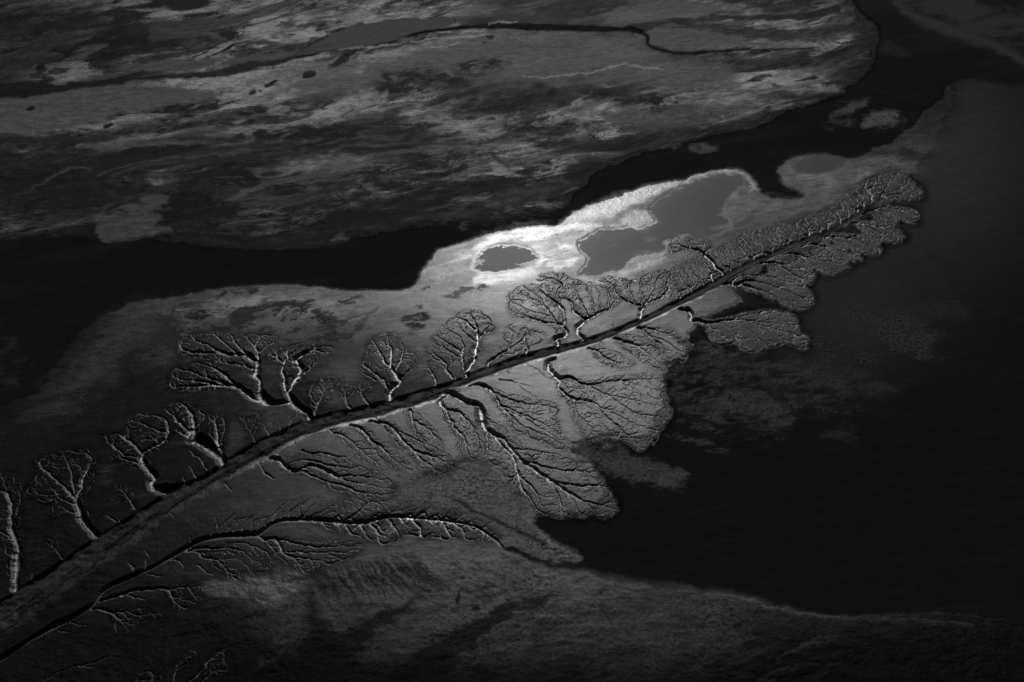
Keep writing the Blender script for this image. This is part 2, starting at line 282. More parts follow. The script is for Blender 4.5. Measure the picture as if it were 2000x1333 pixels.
for k in range(70):                                   # swept striations of the near mud bank
    x = rng.uniform(1010, 1650); y = 1140 + (x - 1010) * .13 + rng.uniform(4, 130); L = rng.uniform(40, 120); dk = rng.uniform() < .6
    stroke([(x - L, y + L * .55), (x - L * .3, y + L * .12), (x + L * .3, y)], [.5, rng.uniform(1.5, 3.5), .6], alb=.01 if dk else .09, soft=2.5, warp=10, k=.45)
paint([(500, 1275), (900, 1290), (1300, 1280), (1700, 1260), (2260, 1260), (2260, 1500), (300, 1500)], mul=.35, soft=45, warp=20, k=1.)  # edge falloff along the bottom, painted as darker albedo
# far right shore, top-right corner
paint_r([(1745, -20), (1790, 10), (1860, 45), (1940, 75), (2080, 110), (2200, 150), (2200, 60), (2000, 30), (1900, 0)], -.2, .3, soft=12, warp=20, alb=.045, rgh=.6)
stroke([(1750, 0), (1780, 28), (1850, 58), (1930, 85), (2010, 122), (2100, 160)], [8, 9, 10, 8, 9, 10], alb=.06, soft=9, warp=8, k=.8)
paint_r(ell(1750, 98, 35, 9, 20), -.2, .3, soft=8, warp=12, alb=.03)
# islands in the river
ISL = {}
for key, pts, a in [('isle_a', ell(1722, 234, 32, 19, -8), .085), ('isle_b', ell(1660, 210, 42, 13, -22), .06), ('isle_c', ell(1372, 288, 30, 6, -6), .085), ('isle_d', ell(1500, 193, 28, 7, -8), .085), ('isle_e', ell(1640, 240, 30, 7, 0), .05), ('isle_f', ell(1325, 283, 9, 2.4, -10), .08), ('isle_g', ell(911, 440, 9, 3, 0), .07), ('isle_h', ell(1173, 317, 9, 6, 0), .05)]:
    ISL[key] = new_id(key)
    paint(pts, alb=a * 1.1, rgh=.6, grn=1., soft=5, warp=14, oid=ISL[key], z=.06)
for e in [(1690, 222, 20, 8, 20), (1650, 228, 22, 7, 10)]: paint_r(ell(*e), 0, .2, n=1, soft=6, warp=8, alb=.014)
# fingers of pale sand on the far left bank
for pts in [[(185, 438), (230, 415), (280, 385), (330, 382), (318, 405), (290, 415), (230, 425)], [(175, 430), (240, 415), (310, 422), (300, 438), (240, 440)], [(190, 440), (260, 438), (330, 445), (325, 455), (280, 465), (200, 470)]]:
    paint(pts, alb=.095, rgh=.6, grn=.3, soft=4, warp=8, k=.9)
for k in range(46):
    x = rng.uniform(330, 960); y = 575 + (x < 800) * 12 - (x > 820) * 60 + rng.uniform(0, 75); a_ = rng.uniform(8, 34)
    paint_r(ell(x, y, a_, a_ * .35, rng.uniform(-30, 0)), .02, .07, n=1, soft=4, warp=14, alb=.02 if k % 3 else .13, grn=1.)
for k in range(30):
    x = rng.uniform(1000, 1560); y = 500 - (x - 1000) * .18 + rng.uniform(-35, 45); a_ = rng.uniform(12, 36)
    paint_r(ell(x, y, a_, a_ * .34, rng.uniform(-30, 0)), .0, .15, n=0, soft=7, warp=16, alb=.06 if k % 2 else .17)
# bright/dark streaks of the far flats
paint_r([(-60, 195), (90, 185), (250, 160), (270, 170), (380, 175), (420, 190), (300, 215), (180, 240), (60, 262), (-60, 252)], -.7, .3, soft=6, warp=12, alb=.115)
paint([(-260, 262), (60, 268), (300, 245), (460, 240), (560, 225), (520, 240), (300, 258), (120, 285), (-260, 290)], alb=.016, soft=7, warp=12, k=.85)
paint([(-260, 290), (120, 300), (300, 290), (620, 282), (520, 300), (640, 300), (500, 330), (300, 340), (250, 400), (120, 420), (-260, 430)], alb=.018, soft=14, warp=22, k=.85)
paint([(-260, 150), (100, 165), (240, 152), (400, 140), (480, 118), (650, 85), (665, 92), (540, 128), (420, 152), (280, 160), (180, 172), (60, 190), (-260, 205)], alb=.011, soft=3, warp=6, grn=.1)
for pts, w in [([(130, 290), (250, 285), (370, 280), (470, 270), (560, 262)], [1, 4, 6, 3, 1]), ([(190, 345), (300, 315), (400, 305), (500, 295)], [.5, 1.5, 2, 1]), ([(60, 380), (120, 335), (180, 332)], [.5, 2, 1]), ([(440, 395), (500, 368), (560, 350), (640, 342), (740, 332)], [3, 5, 5, 4, 2]), ([(200, 245), (330, 236), (500, 228), (560, 215)], [1, 2, 3, 1])]:
    stroke(pts, w, alb=.10, soft=3, warp=8, k=.85)
# pale plateau of the centre-far flats
paint_r([(560, 175), (660, 130), (800, 95), (950, 68), (1150, 62), (1240, 75), (1290, 110), (1400, 130), (1450, 160), (1350, 185), (1200, 160), (1050, 170), (900, 150), (760, 170), (640, 195)], -.7, .5, soft=25, warp=22, alb=.125)
paint([(1240, 65), (1300, 55), (1380, 62), (1440, 80), (1500, 88), (1400, 96), (1330, 99), (1270, 88)], alb=.115, soft=4, warp=8)
paint_r([(1150, 35), (1240, 10), (1330, 5), (1400, 15), (1370, 35), (1290, 45), (1180, 50)], -.9, .4, soft=4, warp=8, alb=.11)
for pts in [[(745, 160), (780, 135), (860, 142), (910, 160), (880, 175), (800, 190), (740, 185)], [(890, 140), (930, 120), (990, 115), (980, 130), (930, 145)], [(1025, 185), (1060, 172), (1090, 180), (1080, 195), (1030, 215), (980, 222), (1000, 200)], [(930, 240), (1060, 230), (1130, 240), (1100, 262), (1000, 262)], [(1120, 170), (1200, 180), (1330, 195), (1280, 215), (1180, 200)], [(900, 210), (1010, 205), (960, 225), (880, 228)], [(640, 350), (760, 320), (860, 300), (950, 300), (860, 330), (740, 350)], [(840, 360), (960, 345), (1050, 340), (1010, 360), (900, 372)], [(370, 395), (440, 390), (460, 420), (400, 440), (360, 425)], [(400, 270), (640, 235), (680, 250), (560, 280)]]:
    paint_r(pts, -.15, .3, n=1, soft=10, warp=16, alb=.016, grn=1.)
stroke([(950, 275), (1000, 268), (1080, 280), (1200, 290)], [2, 4, 6, 10], alb=.014, soft=5, warp=8, k=.8)
stroke([(1100, 372), (1010, 340), (960, 300), (990, 275)], [6, 3, 2, 1], alb=.016, soft=3, warp=8, k=.6)
stroke([(1322, 200), (1370, 190), (1400, 178), (1430, 160)], [2, 4, 4, 1], alb=.15, soft=2, warp=4)
stroke([(1400, 195), (1470, 180), (1540, 172)], [1.5, 3, 1], alb=.12, soft=2.5, warp=5)
paint([(1200, 215), (1300, 208), (1420, 200), (1470, 212), (1400, 235), (1320, 250), (1260, 262), (1180, 240)], alb=.085, soft=8, warp=14, k=.8)
# far creeks
ID_FC1 = new_id('far_creek'); ID_FC2 = new_id('far_loop')
stroke([(700, 82), (760, 74), (850, 60), (940, 52), (1050, 54), (1150, 56), (1240, 58)], [1.6, 2.4, 3.4, 4, 4.5, 5, 3], alb=.012, soft=1.6, warp=2, oid=ID_FC1, z=-.03)
stroke([(1225, 56), (1262, 68), (1268, 88), (1300, 100), (1340, 104), (1420, 100), (1500, 97), (1590, 95)], [2.6, 3.4, 2.4, 2, 2, 1.6, 1.2, .8], alb=.016, soft=1.4, warp=1.5, oid=ID_FC2, z=-.03)
stroke([(1230, 50), (1320, 42), (1420, 36), (1550, 34), (1640, 20)], [3, 4, 5, 6, 9], alb=.012, soft=3, warp=6)
paint([(1380, 60), (1500, 52), (1600, 60), (1640, 75), (1560, 82), (1460, 78)], alb=.014, soft=6, warp=14, k=.8)
paint([(888, 38), (1000, 22), (1180, 30), (1160, 48), (1000, 50), (900, 50)], alb=.022, soft=5, warp=8, k=.85)
paint([(575, 108), (625, 80), (680, 55), (740, 42), (812, 33), (830, 38), (862, 32), (887, 40), (872, 52), (800, 66), (765, 80), (700, 92), (640, 100)], alb=.105, soft=1.6, warp=3, oid=ID_LAKE, z=-.05, grn=.08)
paint_r([(-60, 0), (200, -20), (560, -20), (470, 20), (340, 60), (120, 60), (-60, 40)], .15, .2, soft=6, warp=18, alb=.012)
paint([(290, 52), (360, 40), (465, 34), (450, 50), (370, 72), (300, 78)], alb=.062, soft=4, warp=10, k=.8)
paint([(225, 135), (300, 120), (400, 115), (435, 122), (370, 138), (270, 140)], alb=.09, soft=3, warp=6)
paint([(430, 128), (500, 110), (560, 100), (640, 85), (650, 90), (560, 112), (470, 126)], alb=.085, soft=3, warp=6)
# foam, and crests with sunlight painted into the albedo
for pts, w in [([(955, 47), (985, 43), (1010, 42)], 1.3), ([(840, 96), (870, 92), (900, 86)], 1.3), ([(800, 82), (850, 78), (920, 73), (960, 68)], 2), ([(1020, 150), (1060, 155), (1090, 150), (1150, 147), (1180, 135), (1230, 130), (1300, 138)], 1.3), ([(600, 70), (640, 62), (680, 50)], 1.5), ([(660, 98), (720, 92), (790, 84)], 1.6)]:
    stroke(pts, w, alb=.3, rgh=.55, soft=1., warp=7, k=.8, z=.03)
# scour holes in a row
HOLES = [(680, 108, 16, 5), (668, 118, 16, 6), (655, 126, 9, 3), (605, 147, 14, 6), (534, 160, 9, 3.5), (522, 166, 9, 3), (491, 182, 8, 4), (505, 178, 5, 2), (392, 210, 9, 4), (415, 203, 5, 2), (424, 198, 4, 2), (212, 247, 9, 4), (60, 212, 9, 4), (958, 74, 7, 3), (945, 84, 5, 2), (720, 100, 12, 3), (745, 94, 10, 2.5), (780, 88, 12, 2.2)]
for x, y, a, b in HOLES: paint(ell(x, y, a, b, -18, 8), alb=.008, soft=1.6, warp=4, z=-.35)
# ---------------- water of the main channel, carved with banks
UP = [(-260, 1345), (-120, 1250), (0, 1172), (30, 1154), (105, 1103), (195, 1046), (270, 998), (345, 949), (375, 938), (435, 903), (504, 862), (560, 836), (618, 813), (690, 798), (750, 783), (810, 766), (860, 750), (900, 737), (935, 721), (1010, 696), (1085, 676), (1145, 660), (1250, 622), (1310, 592), (1400, 544), (1418, 533), (1499, 497), (1550, 474), (1625, 446), (1679, 413), (1722, 385)]
LO = [(1728, 388), (1685, 419), (1628, 452), (1556, 485), (1505, 505), (1430, 544), (1370, 578), (1310, 606), (1250, 635), (1148, 676), (1079, 694), (1010, 714), (935, 740), (911, 752), (872, 761), (855, 780), (786, 800), (720, 818), (675, 828), (600, 849), (555, 873), (525, 892), (435, 938), (400, 958), (264, 1047), (192, 1104), (120, 1152), (0, 1245), (-120, 1340), (-260, 1450)]
cpoly = np.concatenate([catmull(UP, False, 3), catmull(LO, False, 3)])
wpoly = to_world(cpoly)
CEN = [(a, (b + np.interp(a, [q[0] for q in LO[::-1]], [q[1] for q in LO[::-1]])) / 2) for a, b in UP]
m = box(cpoly, 26)
jx = fbm(GX[m] / 9, GY[m] / 9, 201, 5) * .9; jy = fbm(GX[m] / 9, GY[m] / 9, 205, 5) * .9
dd = sdf(wpoly, GX[m] + jx, GY[m] + jy)
sc = (GY[m] * cP + H * sP) / F
wd = np.interp(PX[m], [0, 400, 900, 1300, 1720], [1.25, 1.2, 1.15, .8, .4])          # bank width / depth in metres
wd = wd * np.clip(.75 + 1.3 * fbm(GX[m] / 5, GY[m] / 5, 221, 4), .3, 1.3); near_side = np.clip((PY[m] - np.interp(PX[m], *zip(*sorted(CEN)))) / 6, -1, 1); wd = wd * np.where(near_side > 0, 1 + near_side * (1 + 3 * sstep(800, 300, PX[m])), 1)
ou = np.where(near_side > 0, .9, .25)
dep = sstep(ou, -1, dd / wd)
Z[m] = Z[m] * (1 - dep) - dep * np.where(near_side > 0, wd / (2.1 + 3 * sstep(800, 300, PX[m])), wd)
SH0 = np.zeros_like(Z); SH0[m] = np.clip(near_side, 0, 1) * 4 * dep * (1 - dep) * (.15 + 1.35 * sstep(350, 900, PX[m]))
iw = sstep(-.55, -.95, dd / wd)
ALB[m] += (.036 + .006 * sstep(200, 1000, PX[m]) + .02 * sstep(1000, 1500, PX[m]) + .004 * N_mid[m] - ALB[m]) * iw; RGH[m] += (.07 - RGH[m]) * iw; GRN[m] += (.08 - GRN[m]) * iw
# sunlit southern bank: SH0 later adds wet sheen and paints sunlight into albedo
t = ID[m]; t[iw > .5] = ID_CHAN; ID[m] = t
# ---------------- stamping of channels
WATERLINE = {}
PXM = (GY * cP + H * sP) / F                          # metres per chart pixel at each grid point
SX = GX + PXM * (3.4 * fbm(GX / 8, GY / 8, 501, 2) + .7 * fbm(GX / 2.6, GY / 2.6, 503, 2)); SY = GY + PXM * (3.4 * fbm(GX / 8, GY / 8, 511, 2) + .7 * fbm(GX / 2.6, GY / 2.6, 513, 2))
def stamp(P, Q, hp, hq, dp, dq, oid=0):
    """carve one reach between ground points P and Q; hp/hq half widths, dp/dq depths, metres"""
    R = max(hp, hq) * 2.1 + 1.2
    ya, yb = min(P[1], Q[1]) - R, max(P[1], Q[1]) + R
    i0 = np.searchsorted(YR, ya); i1 = np.searchsorted(YR, yb)
    if i1 <= i0: return
    hw = HW(max(ya, y0)); hv = HW(yb); xs = (min(P[0], Q[0]) - R, max(P[0], Q[0]) + R)
    s0 = min(xs[0] / hw, xs[0] / hv); s1 = max(xs[1] / hw, xs[1] / hv)
    j0 = max(int((s0 + 1) / 2 * (NC - 1)), 0); j1 = min(int((s1 + 1) / 2 * (NC - 1)) + 2, NC)
    if j1 <= j0: return
    X = SX[i0:i1, j0:j1]; Y = SY[i0:i1, j0:j1]
    ex, ey = Q[0] - P[0], Q[1] - P[1]; L = ex * ex + ey * ey + 1e-9
    t = np.clip(((X - P[0]) * ex + (Y - P[1]) * ey) / L, 0, 1)
    ox = X - P[0] - t * ex; oy = Y - P[1] - t * ey
    d = np.hypot(ox, oy); h = hp + (hq - hp) * t; dep = dp + (dq - dp) * t
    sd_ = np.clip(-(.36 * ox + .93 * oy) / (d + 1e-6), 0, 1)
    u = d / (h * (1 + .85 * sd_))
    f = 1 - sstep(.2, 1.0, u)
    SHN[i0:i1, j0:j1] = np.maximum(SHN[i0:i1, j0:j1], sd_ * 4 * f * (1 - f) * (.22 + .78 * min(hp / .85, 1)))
    CUT[i0:i1, j0:j1] = np.maximum(CUT[i0:i1, j0:j1], f * dep)
    lev = np.exp(-((u - 1.18) / .16) ** 2) * dep * .10
    LEV[i0:i1, j0:j1] = np.maximum(LEV[i0:i1, j0:j1], lev)
    bm = u < .7
    if hp > BEDW[0]: BED[i0:i1, j0:j1] |= bm
BEDW = [9e9]; LANDV = np.zeros_like(Z); LANDC = np.zeros_like(Z)
CUT = np.zeros_like(Z); SHN = np.zeros_like(Z); LEV = np.zeros_like(Z)
# ---------------- branching gullies (space colonisation on the ground plane)
def inside(poly, pts):
    return sdf(poly, pts[:, 0], pts[:, 1]) < 0
def resample(c, step):
    seg = np.linalg.norm(np.diff(c, axis=0), axis=1); s = np.concatenate([[0], np.cumsum(seg)]); n = max(int(s[-1] / step), 1)
    t = np.linspace(0, s[-1], n + 1); return np.stack([np.interp(t, s, c[:, 0]), np.interp(t, s, c[:, 1])], 1)
NSEG = 0
def cb0(m): return np.clip(.55 + .9 * sstep(-.25, .25, N_mid[m]), 0, 1)
def gully(key, stems, env, W, sp=6.0, tip=1.1, inertia=1.0, depth=.85, rim=True, deep_tip=.75, dark=.3, land=None, vein=2.3, dens=0.):
    """stems: chart polylines (first starts at the outlet); env: chart polygon; W: half width in px at the outlet; sp: rill spacing px"""
    global NSEG
    c0 = np.mean(np.array(stems[0], float), 0); ms = float(scale_at(c0))
    step = ms * 2.4; s = sp * .74 * ms
    nodes = []; par = []; dirs = []
    for st in stems:
        c = resample(to_world(catmull(st, False, 5)), step)
        L = len(c)
        if L > 3:
            wob = np.array([[rng.normal(), rng.normal()] for _ in range(L)]); wob[0] = 0
            for _ in range(3): wob[1:-1] = (wob[:-2] + wob[1:-1] * 2 + wob[2:]) / 4
            c = c + wob * step * .8
        base = -1
        if nodes:
            dd = np.hypot(*(np.array(nodes) - c[0]).T); k = int(dd.argmin())
            if dd[k] < step * 7: base = k
        prev = base
        for i, q in enumerate(c):
            if i == 0 and base >= 0: continue
            nodes.append(q); par.append(prev); dirs.append((q - (nodes[prev] if prev >= 0 else q))); prev = len(nodes) - 1
    nodes = [np.array(n) for n in nodes]
    if env is not None:
        pc = catmull(env, True, 5); poly = to_world(pc)
        # veins reaching from the stems to the outline and the interior at acute angles, coarse ones first
        BUF = np.zeros((16000, 2)); DIR = np.zeros((16000, 2)); n_ = len(nodes)
        BUF[:n_] = nodes; dd_ = np.array(dirs, float); DIR[:n_] = dd_ / (np.linalg.norm(dd_, axis=1)[:, None] + 1e-9)
        cen_ = poly.mean(0)
        def vein_to(b, gap, lim, cmin, cmax=.985):
            nonlocal n_
            v = b - BUF[:n_]; dist = np.linalg.norm(v, axis=1) + 1e-9
            if dist.min() < gap or n_ > 15000: return
            cs = (v * DIR[:n_]).sum(1) / dist
            cost = np.where((cs > cmin) & (cs < cmax) & (dist < lim), dist * (1 + 1.3 * (1 - cs)), 1e9)
            a = int(cost.argmin())
            if cost[a] > 1e8 or dist[a] < step * 2: return
            D = dist[a]; t = np.linspace(0, 1, 8)[:, None]; A0 = BUF[a].copy(); A1 = A0 + DIR[a] * D * .42
            c = resample((1 - t) ** 2 * A0 + 2 * t * (1 - t) * A1 + t * t * b, step); L = len(c)
            if L < 3: return
            wob = rng.normal(0, 1, (L, 2)); wob[0] = 0
            for _ in range(2): wob[1:-1] = (wob[:-2] + wob[1:-1] * 2 + wob[2:]) / 4
            c = c + wob * step * .5
            prev = a
            for q in c[1:]:
                nodes.append(q); par.append(prev); dv = q - nodes[prev]; dirs.append(dv); BUF[n_] = q; DIR[n_] = dv / (np.linalg.norm(dv) + 1e-9); prev = n_; n_ += 1
        if vein:
            per = resample(np.vstack([poly, poly[:1]]), s * vein)
            for bi in rng.permutation(len(per)): vein_to(per[bi] + (cen_ - per[bi]) * rng.uniform(.02, .10), s * .6, 1e9, .6)
        per = resample(np.vstack([poly, poly[:1]]), s * .62)
        for bi in rng.permutation(len(per)): vein_to(per[bi] + (cen_ - per[bi]) * rng.uniform(.0, .12), s * .46, 60 * ms, .5)
        lo = poly.min(0); hi = poly.max(0); g_ = s * .75
        nx = int((hi[0] - lo[0]) / g_) + 1; ny = int((hi[1] - lo[1]) / g_) + 1
        gx, gy = np.meshgrid(lo[0] + np.arange(nx) * g_, lo[1] + np.arange(ny) * g_)
        A = np.stack([gx.ravel(), gy.ravel()], 1) + rng.uniform(-.45, .45, (nx * ny, 2)) * g_
        sd = sdf(poly, A[:, 0], A[:, 1]); kn = fbm(A[:, 0] / (s * 4.5), A[:, 1] / (s * 4.5), 17, 2)
        A = A[(sd < -s * .3) & ((sd > -20 * ms) | (kn > dens - .12))]
        for b in A[rng.permutation(len(A))]: vein_to(b, s * .5, 34 * ms, .42)
    N = len(nodes); ch = [0] * N
    for k in range(N):
        if par[k] >= 0: ch[par[k]] += 1
    leaf = np.zeros(N)
    for k in range(N - 1, -1, -1):
        if ch[k] == 0: leaf[k] += 1
        if par[k] >= 0: leaf[par[k]] += leaf[k]
    mx = max(leaf[0], 2); p = math.log(max(W / tip, 1.2)) / math.log(mx); p = min(max(p, .46), .62)
    sc_ = ms
    hw = tip * np.power(leaf, p)
    hw *= W / hw[0] if hw[0] > W or env is None else 1
    hw = np.clip(hw, tip, W * 1.05) * sc_
    wn = np.zeros(N); 
    for k in range(1, N): wn[k] = wn[par[k]] * .93 + rng.normal(0, .07) if par[k] >= 0 else 0
    hw = hw * np.clip(1 + wn, .6, 1.6)
    BEDW[0] = .55 * hw[0] if env is not None else 9e9
    hgt = np.zeros(N)
    for k in range(N - 1, -1, -1):
        if par[k] >= 0: hgt[par[k]] = max(hgt[par[k]], hgt[k] + 1)
    hw = hw * np.where(leaf == 1, np.clip(.5 + .09 * hgt, .5, 1), 1)
    for k in range(N):
        j = par[k]
        if j < 0: continue
        NSEG += 1
        a_ = min(hw[j], hw[k] * 1.35); ex_ = .62 * ms
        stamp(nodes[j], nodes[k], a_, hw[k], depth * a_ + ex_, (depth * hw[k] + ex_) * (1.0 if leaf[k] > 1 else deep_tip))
    if env is not None:
        m, c, d = area([tuple(q) for q in env], 2.5, 3)
        if land is not None:
            q_ = LANDV[m]; q_[d < 8] = land; LANDV[m] = q_; LANDC[m] = np.maximum(LANDC[m], sstep(-1, -7, d + 9 * N_fin[m]))
        if key is not None:
            i = OBJ_KEYS.get(key) or new_id(key)
            t = ID[m]; ok = (d < 3) & (t != ID_CHAN); t[ok] = i; ID[m] = t
            if rim:
                r = np.exp(-((d + 5 + 5 * N_fin[m]) / 11.0) ** 2); ALB[m] *= 1 - (1 - dark) * r * (cb0(m))  # outline band darkened: wetter mud plus painted shade of the dense rills
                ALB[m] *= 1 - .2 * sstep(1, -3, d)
        Z[m] += .22 * sstep(4, -6, d)
    return nodes
exec_gullies = []
G = gully
# north side, left to right
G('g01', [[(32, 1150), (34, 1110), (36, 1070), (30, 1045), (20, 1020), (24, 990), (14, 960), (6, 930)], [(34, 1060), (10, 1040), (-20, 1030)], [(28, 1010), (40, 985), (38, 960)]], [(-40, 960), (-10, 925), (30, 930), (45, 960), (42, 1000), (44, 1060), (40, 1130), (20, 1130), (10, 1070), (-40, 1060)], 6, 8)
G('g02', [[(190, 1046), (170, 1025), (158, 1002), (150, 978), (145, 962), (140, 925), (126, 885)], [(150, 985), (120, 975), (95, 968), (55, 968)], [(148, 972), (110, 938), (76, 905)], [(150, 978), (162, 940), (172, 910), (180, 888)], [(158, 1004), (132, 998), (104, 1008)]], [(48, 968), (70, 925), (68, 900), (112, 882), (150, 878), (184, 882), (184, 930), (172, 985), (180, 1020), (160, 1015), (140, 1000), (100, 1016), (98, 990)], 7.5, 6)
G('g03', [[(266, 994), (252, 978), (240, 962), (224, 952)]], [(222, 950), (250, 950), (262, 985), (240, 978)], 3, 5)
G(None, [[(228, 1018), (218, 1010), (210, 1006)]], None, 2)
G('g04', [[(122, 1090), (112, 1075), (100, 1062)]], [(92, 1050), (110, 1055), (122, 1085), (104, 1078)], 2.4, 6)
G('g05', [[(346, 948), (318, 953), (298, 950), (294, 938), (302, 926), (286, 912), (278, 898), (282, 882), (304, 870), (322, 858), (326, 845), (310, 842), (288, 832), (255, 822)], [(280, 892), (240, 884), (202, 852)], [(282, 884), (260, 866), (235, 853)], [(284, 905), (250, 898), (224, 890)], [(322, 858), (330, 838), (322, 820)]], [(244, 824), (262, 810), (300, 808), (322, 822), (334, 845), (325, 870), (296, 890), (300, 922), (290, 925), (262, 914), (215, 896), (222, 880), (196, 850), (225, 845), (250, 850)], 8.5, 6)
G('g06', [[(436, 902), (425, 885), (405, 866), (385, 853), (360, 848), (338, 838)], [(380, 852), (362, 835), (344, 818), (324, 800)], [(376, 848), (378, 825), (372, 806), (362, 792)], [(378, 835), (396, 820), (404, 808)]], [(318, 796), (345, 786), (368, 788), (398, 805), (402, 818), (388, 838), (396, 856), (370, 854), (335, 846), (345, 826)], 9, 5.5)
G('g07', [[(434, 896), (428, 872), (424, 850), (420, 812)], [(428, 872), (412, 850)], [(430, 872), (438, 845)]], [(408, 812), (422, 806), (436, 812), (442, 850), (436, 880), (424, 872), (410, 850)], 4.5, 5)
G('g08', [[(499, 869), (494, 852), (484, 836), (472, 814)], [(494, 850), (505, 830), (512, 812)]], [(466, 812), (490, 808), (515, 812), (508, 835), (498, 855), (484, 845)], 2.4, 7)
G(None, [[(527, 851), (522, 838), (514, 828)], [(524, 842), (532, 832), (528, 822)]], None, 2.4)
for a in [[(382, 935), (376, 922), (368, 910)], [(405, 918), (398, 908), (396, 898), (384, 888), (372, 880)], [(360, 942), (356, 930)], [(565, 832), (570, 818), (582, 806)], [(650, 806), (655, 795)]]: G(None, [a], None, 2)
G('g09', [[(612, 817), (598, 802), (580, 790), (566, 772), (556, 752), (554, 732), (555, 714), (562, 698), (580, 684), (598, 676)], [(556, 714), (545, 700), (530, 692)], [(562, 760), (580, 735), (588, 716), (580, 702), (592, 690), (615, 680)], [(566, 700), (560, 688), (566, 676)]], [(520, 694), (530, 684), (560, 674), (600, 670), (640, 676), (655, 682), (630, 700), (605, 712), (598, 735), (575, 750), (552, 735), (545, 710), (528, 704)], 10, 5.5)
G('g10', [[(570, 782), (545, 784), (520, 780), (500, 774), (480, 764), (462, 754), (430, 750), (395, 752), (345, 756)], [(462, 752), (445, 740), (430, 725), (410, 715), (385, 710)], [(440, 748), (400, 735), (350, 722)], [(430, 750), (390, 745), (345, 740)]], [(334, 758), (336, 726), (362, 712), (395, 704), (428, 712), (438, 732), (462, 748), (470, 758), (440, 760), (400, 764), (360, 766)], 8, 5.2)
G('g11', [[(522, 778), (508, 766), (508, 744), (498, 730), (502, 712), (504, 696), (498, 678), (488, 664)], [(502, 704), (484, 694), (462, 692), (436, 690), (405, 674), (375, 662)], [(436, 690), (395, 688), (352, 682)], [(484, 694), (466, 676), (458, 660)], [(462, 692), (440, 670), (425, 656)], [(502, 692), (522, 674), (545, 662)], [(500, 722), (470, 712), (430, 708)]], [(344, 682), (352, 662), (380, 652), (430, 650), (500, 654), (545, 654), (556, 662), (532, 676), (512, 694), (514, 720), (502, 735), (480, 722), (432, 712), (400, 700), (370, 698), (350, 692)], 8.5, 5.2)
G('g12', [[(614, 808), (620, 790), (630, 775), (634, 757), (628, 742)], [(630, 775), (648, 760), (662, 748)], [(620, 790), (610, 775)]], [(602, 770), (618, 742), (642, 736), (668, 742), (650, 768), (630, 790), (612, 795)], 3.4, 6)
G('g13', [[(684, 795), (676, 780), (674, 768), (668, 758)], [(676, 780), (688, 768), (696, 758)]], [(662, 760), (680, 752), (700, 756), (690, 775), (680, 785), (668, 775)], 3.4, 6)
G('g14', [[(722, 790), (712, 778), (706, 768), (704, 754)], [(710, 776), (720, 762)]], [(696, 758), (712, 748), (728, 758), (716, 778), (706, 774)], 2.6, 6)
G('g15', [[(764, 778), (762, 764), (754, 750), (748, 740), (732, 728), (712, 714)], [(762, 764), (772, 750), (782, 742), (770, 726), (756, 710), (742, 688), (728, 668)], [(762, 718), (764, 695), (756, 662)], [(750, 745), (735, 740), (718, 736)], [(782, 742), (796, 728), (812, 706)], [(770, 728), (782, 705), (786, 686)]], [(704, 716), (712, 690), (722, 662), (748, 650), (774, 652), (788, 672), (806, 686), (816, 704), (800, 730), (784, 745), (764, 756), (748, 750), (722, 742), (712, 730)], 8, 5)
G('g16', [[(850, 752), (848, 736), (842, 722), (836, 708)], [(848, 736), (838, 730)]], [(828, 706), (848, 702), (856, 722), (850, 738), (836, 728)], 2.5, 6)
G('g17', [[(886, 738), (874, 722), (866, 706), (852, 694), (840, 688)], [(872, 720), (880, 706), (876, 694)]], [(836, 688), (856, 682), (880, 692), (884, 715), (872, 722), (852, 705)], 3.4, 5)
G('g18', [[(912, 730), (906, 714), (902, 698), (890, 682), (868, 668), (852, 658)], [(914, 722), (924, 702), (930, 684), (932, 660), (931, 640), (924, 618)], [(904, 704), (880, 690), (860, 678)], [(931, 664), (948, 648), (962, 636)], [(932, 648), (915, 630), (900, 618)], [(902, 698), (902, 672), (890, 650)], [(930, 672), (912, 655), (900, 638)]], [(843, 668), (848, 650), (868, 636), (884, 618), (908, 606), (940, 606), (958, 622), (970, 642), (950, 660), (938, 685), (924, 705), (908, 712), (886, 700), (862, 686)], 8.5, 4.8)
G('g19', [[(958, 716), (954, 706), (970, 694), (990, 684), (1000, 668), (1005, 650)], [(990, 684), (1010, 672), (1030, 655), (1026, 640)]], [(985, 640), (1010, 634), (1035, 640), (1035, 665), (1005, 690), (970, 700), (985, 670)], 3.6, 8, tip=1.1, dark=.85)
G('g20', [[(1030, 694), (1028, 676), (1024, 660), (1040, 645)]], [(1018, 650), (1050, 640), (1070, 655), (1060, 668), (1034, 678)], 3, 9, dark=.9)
G('g21', [[(1092, 683), (1088, 668), (1090, 658), (1104, 654), (1108, 644), (1092, 632), (1080, 618), (1066, 602), (1046, 588), (1018, 576)], [(1100, 640), (1104, 622), (1100, 606), (1086, 592), (1068, 580), (1050, 565)], [(1080, 618), (1050, 612), (1020, 600), (996, 588)], [(1090, 632), (1060, 628), (1015, 615)], [(1066, 602), (1050, 580), (1025, 562)]], [(988, 596), (992, 574), (1010, 560), (1050, 552), (1082, 556), (1092, 590), (1108, 620), (1104, 640), (1090, 650), (1068, 636), (1040, 626), (1000, 618), (992, 606)], 6, 4.8)
